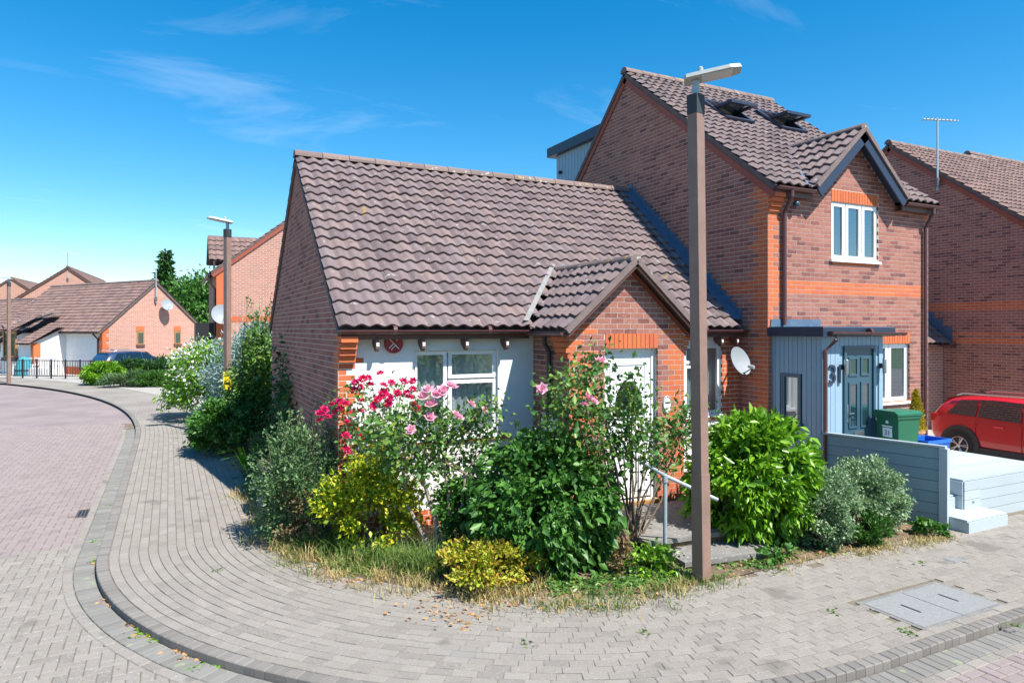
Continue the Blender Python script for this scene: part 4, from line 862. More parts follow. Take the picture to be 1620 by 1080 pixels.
b.quad(F4(PA,0,0),F4(PA,-PD,0),F4(PA,-PD,1.9),F4(PA,0,2.75)); b.quad(F4(PA,-PD,0),F4(PA+3.4,-PD,0),F4(PA+3.4,-PD,1.9),F4(PA,-PD,1.9)); b.build('porch_wall', 'render', T4)
b = MB(); b.fbox(lambda a,bb,c: F4(a,-bb,c),PA-.02,PA+.25,PD-.0,PD+.03,0,1.85); b.fbox(lambda a,bb,c: F4(a,-bb,c),PA-.03,PA-.001,PD-.3,PD+.03,0,1.85); b.build('quoin', 'brick_red', T4)
b = MB(); b.quad(F4(PA-.15,-PD-.3,1.78),F4(PA+1.4,-PD-.3,1.78),F4(PA+1.4,.3,2.95),F4(PA-.15,.3,2.95)); b.quad(F4(PA+3.0,-PD-.3,1.78),F4(PA+3.9,-PD-.3,1.78),F4(PA+3.9,.3,2.95),F4(PA+3.0,.3,2.95)); pr = b.build('porch_roof', 'undercloak', T4)
s = fv*1.95 + Z*1.2; tiled(T4, pr, F4(PA-.15,-PD-.3,1.82), fu, s, 1.6, s.length); tiled(T4, pr, F4(PA+3.0,-PD-.3,1.82), fu, s, .9, s.length)
b = MB(); b.quad(F4(PA+1.2,-PD-.45,2.6),F4(PA+3.2,-PD-.45,2.6),F4(PA+2.9,.6,3.7),F4(PA+1.5,.6,3.7)); pr2 = b.build('bay_roof', 'undercloak', T4); s = fv*2.0 + Z*1.15; tiled(T4, pr2, F4(PA+1.15,-PD-.45,2.62), fu, s, 2.1, s.length)
ridge(pr2, F4(PA+2.2,-PD-.4,2.8), F4(PA+2.2,.5,3.85), r=.16)
Fw = frame(F4(PA+2.9,-PD-.06,1.0), -fu, -fv); b = MB()
for q in ((0,1.5,0,.1),(0,1.5,1.5,1.6),(0,.1,.1,1.5),(1.4,1.5,.1,1.5),(.6,.7,.1,1.5)): b.fbox(Fw,q[0],q[1],-.02,.06,q[2],q[3])
wn = b.build('bay_window', 'wood', T4); b = MB(); b.quad(Fw(.06,.02,.06),Fw(1.44,.02,.06),Fw(1.44,.02,1.54),Fw(.06,.02,1.54)); b.build('pane', 'glass_dark', wn); b = MB(); b.fbox(Fw,-.1,1.6,-.05,.12,-.22,-.01); b.build('sill', 'fascia_brown', wn)
T5, F5 = far_bung(FO + fu*10.5*FK, 12, 4.3, 2.75, 4.75, 'lower roofed white bungalow continuing the far row, at the frame edge')
b = MB(); b.fbox(lambda a,bb,c: F5(a,-bb,c),1.6,2.6,-.01,.04,0,2.05); b.build('front_door', 'fascia_brown', T5)
def dl(d, l): return V((d*SY+l*CY, d*CY-l*SY, 0))
gA = dl(57,-37.1); gB = dl(69,-50.6); gu = dl(.923,-.385); gg = dl(.385,.923)
plain_house('house', 'far brick gable house with aerial, behind the far bungalow roof', gA + gg*4.0, gu, 18, 8.0, 4.9, 7.85, 'brickw_g', 'brickw_f')
plain_house('house', 'most distant brick gable house at the left edge of the street', gB + gg*4.0, gu, 14, 8.0, 4.9, 7.85, 'brickw_g', 'brickw_f')
# ------------------------------------------------------------ street lamps
def lamp(label, base, head_dir, h=5.2, s=.098, lean=0., rot=0.):
    base = V(base); T = thing('street_lamp', label, 'street lamp', base, 'brown street lamps'); d = V((math.cos(rot), math.sin(rot), 0)); e = V((-d.y, d.x, 0))
    F = lambda a, b, c: base + a*d + b*e + Z*c + V((-CY, SY, 0))*(lean*c)
    b = MB(); b.fbox(F,-s*.56,s*.56,-s*.56,s*.56,-.12,1.15); b.fbox(F,-s*.5,s*.5,-s*.5,s*.5,1.15,h); b.build('post', 'post_brown', T)
    b = MB(); b.fbox(F,-s*.53,s*.53,-s*.53,s*.53,h-.2,h+.005); b.build('cap', 'plastic', T)
    b = MB(); b.fbox(F,s*.56,s*.565,-.04,.04,.45,.95); b.build('access_door', 'post_brown', T)
    top = F(0,0,h); b = MB(); b.tube([top, top+Z*.16], .04, 12); b.build('spigot', 'galv', T)
    hd = V(head_dir).normalized(); sd = hd.cross(Z); up = (Z + hd*-.0).normalized(); tl = math.radians(8); hx = hd*math.cos(tl)+Z*math.sin(tl); hz = Z*math.cos(tl)-hd*math.sin(tl)
    G = lambda a, b_, c: top + Z*.17 + a*hx + b_*sd + c*hz; b = MB()
    out_ = [(-.12,-.09),(-.10,-.14),(.36,-.15),(.47,-.10),(.47,.10),(.36,.15),(-.10,.14),(-.12,.09)]
    i = 0; v = [tuple(G(a,c,0)) for a,c in out_]+[tuple(G(a*.97,c*.92,.04)) for a,c in out_]+[tuple(G(a*.75+.05,c*.55,.06)) for a,c in out_]; n = 8
    b.v = v; b.f = [tuple(range(n))[::-1], tuple(range(2*n,3*n))] + [(r*n+j, r*n+(j+1)%n, (r+1)*n+(j+1)%n, (r+1)*n+j) for r in (0,1) for j in range(n)]; hh = b.build('lamp_head', 'lamp_grey', T)
    b = MB(); b.fbox(G,.06,.38,-.11,.11,-.012,-.001); b.build('light_panel', 'lamp_glass', hh)
    b = MB(); b.lathe([(.035,0),(.035,.03),(.028,.032),(.028,.06),(.012,.075)], G(.06,0,.055), 12); b.build('photocell', 'lamp_grey', hh); return T
lamp('tall brown street lamp standing in front of the bungalow porch', (5.11,5.64,0), (.75,-.65,0), 5.2, .125, .0125, math.radians(10))
lamp('brown street lamp with yellow sign plate beside the roadside shrubs', (1.28,18.2,0), (-1,-.15,0), 5.15, .13, 0, math.radians(30))
b3 = gp(14,606); lamp('distant brown street lamp in front of the far bungalow railings', b3, (-.9,.4,0), 5.0, .13, 0, .5)
g = thing('sign_plate', 'yellow warning plate with dark print strapped to the lamp post by the shrubs', 'sign', (1.28,18.05,1.2))
dq = V((SY+.42*-CY, CY+.42*SY, 0)).normalized(); nq = -dq; uq = Z.cross(nq).normalized(); Fy = frame(V((1.28,18.2,1.22))+nq*.14 - uq*.1, uq, nq)
b = MB(); b.fbox(Fy,0,.24,0,.006,0,.43); b.build('plate', 'sign_yellow', g)
b = MB(); b.fbox(Fy,.03,.20,.0065,.008,.375,.385); b.fbox(Fy,.03,.18,.0065,.008,.345,.352); b.fbox(Fy,.05,.17,.0065,.008,.315,.322)
for i in range(5): a = .035+.028*i; b.tube([Fy(a,.008,.20-.012*math.sin(i*.8)),Fy(a+.012*(i-2)*.4,.008,.155)], .006, 5)
b.tube([Fy(.03,.008,.155),Fy(.06,.008,.135),Fy(.11,.008,.135),Fy(.15,.008,.165)], .009, 6); b.build('print', 'black', g)
# ------------------------------------------------------------ dishes and aerials
def dish(label, c, n, r, wallpt):
    c, n = V(c), V(n).normalized(); u = n.cross(Z).normalized(); v_ = u.cross(n); T = thing('satellite_dish', label, 'satellite dish', wallpt, 'satellite dishes'); b = MB(); k = 20
    for ring in (0,.4,.75,1): b.v += [tuple(c + (u*math.cos(2*math.pi*j/k)*r*ring*.92 + v_*math.sin(2*math.pi*j/k)*r*ring) + n*(.22*r*ring*ring)) for j in range(k)]
    b.f = [(q*k+j, q*k+(j+1)%k, (q+1)*k+(j+1)%k, (q+1)*k+j) for q in range(3) for j in range(k)]; b.build('reflector', 'dish', T, True)
    b = MB(); b.tube([V(wallpt), V(wallpt)+V((0,0,.0))+ (c-V(wallpt))*.5+Z*-.05, c - n*.01], .018, 6); b.build('wall_mount', 'dish_arm', T)
    f = c + n*r*1.0 - v_*r*.75; b = MB(); b.tube([c - v_*r*.85 + n*.1*r, f], .01, 6); b.build('feed_arm', 'dish_arm', T); b = MB(); b.tube([f, f-n*.09+v_*.05], .03, 10); b.build('receiver', 'lamp_grey', T)
dpt = V((8.72,BYF,2.05)); dish('pale satellite dish on the white wall beside the bungalow right window', (8.50,8.50,2.15), (.12,-.9,.38), .25, dpt)
dish('satellite dish near the apex of the far bungalow brick gable', F4(-.35,3.2,4.15), (.3,-.8,.4), .38, F4(0,3.2,3.85))
dish('satellite dish on the corner of the sunlit gable behind the street lamp', (X0+.15,Y3-.4,3.25), (.1,-.9,.35), .42, (X0+.3,Y3,3.1))
def aerial(label, base, h, dirv, L=.8, s=.02):
    T = thing('aerial', label, 'aerial', base, 'roof aerials'); base = V(base); d = V(dirv).normalized(); b = MB(); b.tube([base, base+Z*h], s, 6); b.build('mast', 'galv', T)
    b = MB(); t = base+Z*(h-.05); b.tube([t-d*L*.4, t+d*L*.6], s*.6, 5); b.build('boom', 'galv', T); pp = d.cross(Z)
    for i in range(9): q = t - d*L*.35 + d*L*.11*i; b = MB(); b.tube([q-pp*(.16-.008*i)+Z*.0, q+pp*(.16-.008*i)], s*.35, 4); b.build('element', 'galv', T)
    b = MB(); b.tube([base+Z*.1-d*.0, base+Z*.35], s*2, 6); b.build('bracket', 'dish_arm', T)
aerial('tall thin aerial mast fixed to the shaded gable of the right house', (19.4,11.85,6.6), 2.05, (.95,-.3,0), 1.1, .03)
aerial('aerial on the apex of the far gable behind the bungalow row', gA+V((0,0,6.6)), 2.4, (1,.2,0), 1.5, .045)
aerial('slim aerial pole above the far bungalow brick gable', F4(-.1,2.75,4.3), 2.1, (.3,1,0), .1, .04)
# ------------------------------------------------------------ steps, handrail, deck, fence
for (lab, pts, z0, z1) in (('upper grey concrete slab step in front of the bungalow door', [(4.98,6.42),(6.55,6.30),(6.75,7.80),(5.15,7.80)], .12, .21), ('lower grey concrete slab step at the foot of the handrail', [(5.16,5.96),(6.42,5.80),(6.55,6.36),(5.22,6.50)], -.01, .085)):
    T = thing('step', lab, 'step', (5.8,pts[0][1],0), 'slab steps'); b = MB(); n = 4; b.v = [(x,y,z) for z in (z1-.055,z1) for x,y in pts]; b.f = [(3,2,1,0),(4,5,6,7)]+[(i,(i+1)%4,4+(i+1)%4,4+i) for i in range(4)]; b.build('slab', 'slab', T)
    b = MB(); cx_ = sum(p[0] for p in pts)/4; cy_ = sum(p[1] for p in pts)/4; q = [(cx_+(x-cx_)*.95, cy_+(y-cy_)*.95) for x,y in pts]; b.v = [(x,y,z) for z in (z0-.1,z1-.056) for x,y in q]; b.f = [(3,2,1,0),(4,5,6,7)]+[(i,(i+1)%4,4+(i+1)%4,4+i) for i in range(4)]; b.build('slab_gap_shade', 'soil', T)  # block in dark soil colour paints the shaded gap under the slab
T = thing('handrail', 'galvanised tube handrail beside the bungalow steps', 'handrail', (5.11,6.29,0))
b = MB(); b.tube([(5.13,6.27,-.05),(5.13,6.27,.98)], .024, 12); b.build('post', 'galv', T); b = MB(); b.tube([(5.13,6.27,1.0),(4.95,6.9,1.22),(4.93,7.8,1.25)], .022, 10); b.tube([(5.13,6.27,1.0),(5.62,5.94,.74)], .022, 10); b.build('rail', 'galv', T)
b = MB(); b.lathe([(.03,-.07),(.034,-.06),(.034,.02),(.02,.03)], (5.13,6.27,.99), 12); b.build('elbow', 'galv', T)
DKX0, DKX1, DKY, DKB, DKZ = 9.42, 12.25, 5.72, 8.2, .58
T = thing('deck', 'raised pale grey composite deck with front steps beside the clad porch', 'deck', (10.8,DKY,0))
def planks(x0, x1, y0, y1, z, w_=.14):
    k = max(1, round((y1-y0)/w_)); st = (y1-y0)/k
    for i in range(k): b = MB(); b.box((x0,y0+i*st+.003,z-.025),(x1,y0+(i+1)*st-.003,z)); b.build('deck_board', 'deck', T)
NTX, NTY = 9.95, 6.25
planks(NTX, DKX1, DKY, NTY, DKZ); planks(DKX0, DKX1, NTY, 7.25, DKZ); planks(10.5, DKX1, 7.25, DKB, DKZ)
planks(DKX0, NTX, DKY+.1, NTY, .36); planks(DKX0, 10.32, 5.36, DKY+.1, .17)
def face_boards(F, W, z0, z1, h=.14):
    k = max(1, round((z1-z0)/h)); st = (z1-z0)/k
    for i in range(k): b = MB(); b.fbox(F,0,W,0,.02,z0+i*st+.003,z0+(i+1)*st-.003); b.build('face_board', 'deck', T)
fx = lambda x, y: frame((x,y,0),(1,0,0),(0,-1,0)); fl = lambda x, y: frame((x,y,0),(0,-1,0),(-1,0,0))
face_boards(fx(10.32,DKY), DKX1-10.32, -.02, DKZ-.026); face_boards(fx(NTX,DKY), 10.32-NTX, .17, DKZ-.026); face_boards(fx(DKX0,DKY+.1), NTX-DKX0, .17, .335); face_boards(fx(DKX0,5.36), .9, -.02, .145); face_boards(fx(DKX0,NTY), NTX-DKX0, .36, DKZ-.026); face_boards(fl(NTX,NTY), NTY-DKY, .36, DKZ-.026)
face_boards(frame((10.32,5.36,0),(0,1,0),(1,0,0)), .36, -.02, .145); face_boards(fl(NTX,DKY+.1), .1, .17, .36); face_boards(fl(DKX0+.02,5.82), .46, -.02, .145); face_boards(fl(DKX0+.02,NTY), NTY-DKY-.1, .17, .335)
b = MB(); b.box((DKX0+.02,NTY+.02,-.05),(DKX1-.02,7.2,DKZ-.03)); b.box((NTX+.02,DKY+.02,-.05),(DKX1-.02,NTY+.02,DKZ-.03)); b.box((10.52,7.2,-.05),(DKX1-.02,DKB-.02,DKZ-.03)); b.box((DKX0+.02,DKY+.12,-.05),(NTX-.001,NTY+.0,.33)); b.box((DKX0+.02,5.38,-.05),(10.30,DKY+.1,.14)); b.build('subframe', 'plastic', T)
for xx in (9.62, 10.15): b = MB(); b.tube([(xx,DKY+.098-(.0 if xx<9.9 else .1),.26),(xx,DKY+.07-(.0 if xx<9.9 else .1),.26)], .018, 10); b.build('step_light', 'steel', T)
T = thing('fence_panel', 'low grey-blue fence of horizontal boards ending in a square post', 'fence', (9.2,6.5,0))
fa, fb = V((9.39,5.62,0)), V((9.0,7.24,0)); fd = (fb-fa); fL = fd.length; fd.normalize(); fn = V((-fd.y, fd.x, 0)); Ff2 = frame(fa, fd, fn)
for i in range(7): b = MB(); b.fbox(Ff2,.07,fL,-.012,.012,.02+i*.152,.02+i*.152+.146); b.build('fence_board', 'fence', T)
b = MB(); b.fbox(Ff2,.07,fL,-.003,.003,.02,1.08); b.build('board_gap_shade', 'plastic', T); b = MB(); b.fbox(Ff2,.0,fL,-.04,.04,1.086,1.115); b.build('cap_rail', 'deck', T); b = MB(); b.fbox(Ff2,-.03,.07,-.05,.05,-.05,1.083); b.build('post', 'deck', T); b = MB(); b.fbox(Ff2,fL-.01,fL+.05,-.03,.03,0,1.083); b.build('post', 'fence', T)  # dark sheet added inside the boards, stops light and blackens the gaps
# ------------------------------------------------------------ bin, box, conifer pot
T = thing('wheelie_bin', 'green wheelie bin with white number label standing on the deck', 'bin'); o = V((0,0,0)); Fb = lambda a,b_,c: o + V((a,b_,c))
b = MB(); v = []
for z_, hx, y0, y1 in ((.04,.19,-.20,.20),(.80,.235,-.27,.25)): v += [Fb(-hx,y0,z_),Fb(hx,y0,z_),Fb(hx,y1,z_),Fb(-hx,y1,z_)]
b.v = [tuple(p) for p in v]; b.f = [(3,2,1,0),(4,5,6,7)]+[(i,(i+1)%4,4+(i+1)%4,4+i) for i in range(4)]; b.build('body', 'bin_green', T)
b = MB(); b.fbox(Fb,-.255,.255,-.30,.27,.80,.845); b.build('rim', 'bin_green', T)
b = MB(); b.prism([(-.27,.85),(.27,.85),(.27,.88),(.2,.925),(-.2,.925),(-.27,.88)], lambda a,b_,c: Fb(a,b_,c), -.32, .28); b.build('lid', 'bin_green', T)
b = MB(); b.tube([Fb(-.22,.33,.86),Fb(.22,.33,.86)], .018, 8); b.build('handle', 'bin_green', T)
for s in (-1,1): b = MB(); b.tube([Fb(s*.20,.22,.10),Fb(s*.25,.22,.10)], .10, 16); b.build('wheel', 'rubber', T)
b = MB(); b.quad(Fb(-.10,-.2535,.46),Fb(.10,-.2535,.46),Fb(.10,-.262,.62),Fb(-.10,-.262,.62)); b.build('number_label', 'white', T)
text_mesh('31', .13, frame(Fb(0,-.262,.53),(1,0,0),(0,-1,.0)), .0015, 'numerals', 'plastic', T); b = MB(); b.quad(Fb(-.11,-.262,.635),Fb(.11,-.262,.635),Fb(.11,-.264,.66),Fb(-.11,-.264,.66)); b.quad(Fb(-.035,-.266,.70),Fb(.035,-.266,.70),Fb(.02,-.269,.75),Fb(-.02,-.269,.75)); b.build('print', 'white', T); T.location = (10.36,6.95,DKZ); T.rotation_euler = (0,0,-math.pi/2-.12); T.scale = (.88,.88,.90)
T = thing('recycling_box', 'bright blue open recycling box on the deck beside the bin', 'box', (11.0,6.9,DKZ)); o2 = V((11.0,6.9,DKZ)); Fx = lambda a,b_,c: o2+V((a,b_,c)); b = MB()
for q in ((-.28,.28,-.20,-.185),(-.28,.28,.185,.20),(-.28,-.265,-.185,.185),(.265,.28,-.185,.185)): b.fbox(Fx,q[0],q[1],q[2],q[3],0,.33)
b.fbox(Fx,-.27,.27,-.19,.19,0,.015); b.build('tub', 'blue_box', T); b = MB()
for q in ((-.31,.31,-.225,-.201),(-.31,.31,.201,.225),(-.31,-.281,-.201,.201),(.281,.31,-.201,.201)): b.fbox(Fx,q[0],q[1],q[2],q[3],.29,.345)
b.build('rim', 'blue_box', T)
# ------------------------------------------------------------ cars
def car(label, loc, rz, paint, clad, sc=1.0, rack=False):
    T = thing('parked_car', label, 'car', (0,0,0)); WO[T] = V((0,0,0))
    # stations along x (front +): x, zbottom, zbelt, zroof, half widths (sill, belt, roof)
    st = [(-2.06,.50,.92,.95,.70,.72,.60),(-1.98,.34,.98,1.18,.80,.80,.62),(-1.72,.30,1.02,1.43,.86,.85,.60),(-1.3,.25,1.01,1.50,.88,.87,.62),(-.4,.22,.97,1.53,.89,.88,.63),(.35,.22,.94,1.47,.89,.88,.62),(.85,.22,.93,1.20,.89,.87,.66),(1.2,.24,.93,.96,.88,.85,.70),(1.75,.28,.84,.86,.84,.80,.62),(2.02,.34,.70,.72,.72,.70,.5)]
    b = MB(); n = 12; rings = []
    for x, zb, zt, zr, ws, wb, wr in st:
        half = [(ws*.92,zb),(ws,zb+.12),(ws*1.01,(zb+zt)*.5),(wb,zt),(wr+.02,zr-.05),(wr*.8,zr)]
        i = len(b.v); b.v += [(x,-a,c) for a,c in half] + [(x,a,c) for a,c in half[::-1]]; rings.append(i)
    for i0, i1 in zip(rings, rings[1:]): b.f += [(i0+j, i0+(j+1)%n, i1+(j+1)%n, i1+j) for j in range(n)]
    b.f.append(tuple(rings[0]+j for j in range(n))); b.f.append(tuple(rings[-1]+j for j in range(n))[::-1]); body = b.build('body', paint, T, True)
    md = body.modifiers.new('sub', 'SUBSURF'); md.levels = 2; md.render_levels = 2
    for s in (-1, 1):
        S = lambda x, z, o=0: V((x, s*(o + (.88-(z-.95)*.44)), z))
        for (p, nm) in (([(-1.62,1.06),(-.95,1.04),(-.95,1.41),(-1.35,1.40)],'side_window'),([(-.90,1.04),(.02,1.00),(-.02,1.43),(-.90,1.43)],'side_window'),([(.08,1.0),(.84,.99),(.38,1.36),(.06,1.41)],'side_window')):
            q = MB(); q.quad(*[S(x,z,.012) for x,z in p]); q.build(nm, 'glass_dark', T)
        for xx in (-.42, .62): q = MB(); q.tube([V((xx-.1,s*.905,.86)),V((xx+.1,s*.905,.86))], .018, 6); q.build('door_handle', paint, T)
        for xx in (-.92,.05,.95): q = MB(); q.box((xx-.004,s*.893 if s>0 else -.897,.35),(xx+.004,.897 if s>0 else -.893,.98)); q.build('door_gap', 'black', T)
        if clad: q = MB(); q.box((-1.0,min(s*.86,s*.905),.20),(.95,max(s*.86,s*.905),.34)); q.build('sill_trim', 'plastic', T)
        q = MB(); q.box((.70,min(s*.90,s*1.06),1.0),(.86,max(s*.90,s*1.06),1.14)); q.build('wing_mirror', paint, T)
        q = MB(); q.tube([(-1.5,s*.60,1.50),(-1.35,s*.61,1.55),(.1,s*.61,1.56),(.25,s*.61,1.50)], .018, 6); q.build('roof_rail', 'alloy', T)
        q = MB(); q.box((-2.03,min(s*.52,s*.80),.84),(-1.86,max(s*.52,s*.80),1.02)); q.build('tail_light', 'lamp_red', T)
        q = MB(); q.box((1.72,min(s*.50,s*.80),.70),(1.93,max(s*.50,s*.80),.80)); q.build('headlight', 'lamp_glass', T)
        for xw in (-1.28, 1.28):
            q = MB(); k = 20
            for rr, yy in ((.45,.875),(.45,.915),(.36,.92)): q.v += [(xw+rr*math.cos(2*math.pi*j/k), s*yy, .36+rr*math.sin(2*math.pi*j/k)) for j in range(k)]
            q.f = [(r*k+j,r*k+(j+1)%k,(r+1)*k+(j+1)%k,(r+1)*k+j) for r in (0,1) for j in range(k)]; q.build('wheel_arch', 'plastic' if clad else paint, T)
            q = MB(); q.v = [(xw+.37*math.cos(2*math.pi*j/k), s*.916, .36+.37*math.sin(2*math.pi*j/k)) for j in range(k)]; q.f = [tuple(range(k))]; q.build('arch_liner', 'black', T)
            q = MB(); Fw = lambda a,b_,c: V((xw+a, s*(.72+c), .33+b_)); q.lathe([(.20,.0),(.30,.01),(.33,.04),(.33,.17),(.31,.205),(.225,.21),(.21,.19)], n=28, F=Fw); wh = q.build('wheel', 'rubber', T, False)
            q = MB(); q.lathe([(.215,.15),(.215,.205),(.20,.212),(.195,.17)], n=28, F=Fw); 
            for j in range(5):
                for dd in (-.13,.13):
                    a = 2*math.pi*j/5+dd; c0, s0 = math.cos(a), math.sin(a); c1, s1 = math.cos(2*math.pi*j/5), math.sin(2*math.pi*j/5)
                    q.tube([Fw(.03*c1,.03*s1,.205),Fw(.205*c0,.205*s0,.20)], .014, 5)
            q.lathe([(.0,.19),(.045,.19),(.045,.215),(.02,.222)], n=12, F=Fw); q.build('rim', 'alloy', wh); 
    q = MB(); q.quad((-1.97,-.55,1.10),(-1.97,.55,1.10),(-1.74,.52,1.42),(-1.74,-.52,1.42)); q.build('rear_window', 'glass_dark', T); q = MB(); q.quad((.92,-.68,1.04),(.92,.68,1.04),(.45,.55,1.44),(.45,-.55,1.44)); q.build('windscreen', 'glass_dark', T)
    q = MB(); q.box((-2.07,-.26,.62),(-2.055,.26,.73)); q.build('number_plate', 'sign_yellow', T); q = MB(); q.tube([(-1.15,0,1.52),(-1.3,0,1.60)], .02, 6); q.build('roof_aerial', 'black', T)
    T.location = loc; T.rotation_euler = (0,0,rz); T.scale = (sc,sc,sc); return T
car('red compact crossover with black wheel arches parked on the driveway', (15.78,7.55,-.06), -math.pi/2, 'car_red', True, .89)
cl = gp(213,600); car('dark blue hatchback parked against the far bungalow brick gable', (-1.8,44.1,0), math.atan2(.552,.834), 'car_blue', False, .98)
# ------------------------------------------------------------ plants
def nrm(a): return a/np.maximum(1e-6, np.linalg.norm(a, axis=1, keepdims=True))
def leaves(name, m, parent, P, D, size, aspect=.5, droop=.3, jit=.7, fold=.18, off=None):
    """one kite-shaped folded leaf per point; D = growth direction"""
    n = len(P); D = nrm(D + RNG.normal(0, jit, (n,3)) + np.array([0,0,-droop])); R = nrm(RNG.normal(0,1,(n,3)) + np.array([0,0,.9]))
    S = nrm(np.cross(D, R)); N_ = np.cross(S, D); L = size*(.4+1.1*RNG.beta(2,2,(n,1))); W = L*aspect*.5
    v = np.empty((n,4,3)); v[:,0] = P; v[:,1] = P + D*L*.45 + S*W + N_*L*fold; v[:,2] = P + D*L; v[:,3] = P + D*L*.45 - S*W + N_*L*fold
    o = WO[parent] if off is None else off
    v = v.reshape(-1,3) - np.array(o); f = []
    me = bpy.data.meshes.new(name); me.vertices.add(4*n); me.vertices.foreach_set('co', v.ravel()); me.loops.add(6*n); me.polygons.add(2*n)
    i = np.arange(n)*4; li = np.stack([i,i+1,i+2,i,i+2,i+3],1).ravel(); me.loops.foreach_set('vertex_index', li.astype(np.int32)); me.polygons.foreach_set('loop_start', (np.arange(2*n)*3).astype(np.int32)); me.update(calc_edges=True)
    return link(name, me, m, parent, o)
def blob(c, r, n, ncl=40, spread=.16, inner=.25, lump=.16, zmin=.02):
    """points in clumps through an uneven ellipsoid; returns positions and outward directions"""
    c, r = np.array(c), np.array(r); d = nrm(RNG.normal(0,1,(ncl,3))); d[:,2] = np.where(d[:,2] < -.8, -d[:,2], d[:,2])
    rad = RNG.uniform(1-lump*1.6, 1+lump*.6, (ncl,1)) * np.where(RNG.random((ncl,1)) < inner, RNG.uniform(.35,.8,(ncl,1)), 1.)
    cc = d*rad; k = RNG.integers(0, ncl, n); p = cc[k] + RNG.normal(0, spread, (n,3)); q = c + p*r; ok = q[:,2] > zmin; return q[ok], nrm(p[ok]*1.0 + 1e-6)
def stems(parent, base, tips, r=.012, m='bark', name='stem', bend=.12):
    b = MB()
    for t in tips:
        a = V(base) + V((random.uniform(-.05,.05), random.uniform(-.05,.05), 0)); t = V(t); mid = a.lerp(t,.5) + V((random.uniform(-bend,bend), random.uniform(-bend,bend), .05))
        b.tube([a, a.lerp(mid,.5)+V((random.uniform(-.02,.02),0,.02)), mid, t], [r, r*.85, r*.65, r*.3], 6)
    return b.build(name, m, parent)
def shrub(name, label, base, r, h, n, size, m, cat='shrub', aspect=.5, ncl=60, droop=.3, spread=.13, lump=.16, z0=None, extra=None, group=None, jit=.7):
    base = V((base[0], base[1], 0)); T = thing(name, label, cat, base, group); rr = r if isinstance(r, tuple) else (r, r)
    zc = h*.5 if z0 is None else (h+z0)/2; rz = h-zc
    P_, D_ = blob((base.x, base.y, zc), (rr[0], rr[1], rz), n, ncl, spread, .3, lump); leaves('foliage', m, T, P_, D_, size, aspect, droop, jit)
    k = RNG.integers(0, len(P_), 14); stems(T, base, [tuple(P_[i]*.9+np.array(base)*.1) for i in k], .012)
    return T, P_, D_
_PET = {}
def bloom(parent, c, r, m):
    if m not in _PET:
        b = MB()
        for ring, (k, tilt, s) in enumerate(((6,.25,1.0),(5,.8,.8),(4,1.25,.55))):
            for j in range(k):
                a = 2*math.pi*j/k + ring*.5; d = V((math.cos(a), math.sin(a), 0)); t = V((-d.y, d.x, 0)); up = Z*math.sin(tilt) + d*math.cos(tilt); o = d*.12*(1-ring*.3) + Z*.05*ring
                b.quad(o, o+up*.55*s+t*.42*s, o+up*1.0*s+Z*.12, o+up*.55*s-t*.42*s)
        me = bpy.data.meshes.new('flower'); me.from_pydata(b.v, [], b.f); me.materials.append(MAT[m]); _PET[m] = me
    o = bpy.data.objects.new('flower', _PET[m]); col.objects.link(o); o.parent = parent; o.location = V(c) - WO[parent]; s = r*random.uniform(.8,1.2); o.scale = (s,s,s)
    o.rotation_euler = (random.uniform(.2,1.1), random.uniform(-.4,.4), random.uniform(-.9,.9)); return o
def atpx(x, y, Y=None, X=None):
    r = (x-810)/1080
    if Y is not None: d = Y/(CY - r*SY)
    else: d = X/(SY + r*CY)
    return V((d*(SY+r*CY), d*(CY-r*SY), 2.7+(520-y)/1080*d))
# --- front garden
T,P_,D_ = shrub('shrub', 'grey-green upright shrub with browned flower heads at the bungalow corner', (1.52,9.05), (.52,.62), 1.35, 8840, 0.056, 'leaf_grey', ncl=80, droop=-.3)
tips = [(1.52+random.uniform(-.42,.42), 9.1+random.uniform(-.4,.5), random.uniform(1.35,1.75)) for _ in range(16)]; stems(T, (1.5,9.05,.2), tips, .009, 'leaf_brown', 'shoot'); q = np.array([np.array(t)*(s)+np.array((1.5,9.05,.4))*(1-s) for t in tips for s in RNG.uniform(.55,1.02,45)]); leaves('shoot_leaves', 'leaf_grey', T, q, RNG.normal(0,1,q.shape)*.6+np.array([0,0,.6]), .05, .45, -.2)
q, d = blob((1.55,8.72,.42),(.45,.35,.32),700,30,.12); leaves('dead_flower_heads', 'leaf_brown', T, q, d, .045, .7)['kind'] = 'stuff'
T,P_,D_ = shrub('shrub', 'golden variegated euonymus shrub under the red rose', (2.2,8.25), (.55,.42), 1.02, 7140, 0.062, 'leaf_yellow', ncl=60, droop=.1, aspect=.6)
q, d = blob((2.3,8.4,1.0),(.42,.22,.22),420,16,.14); leaves('bright_tips', 'leaf_gold', T, q, d, .055, .6, -.2)
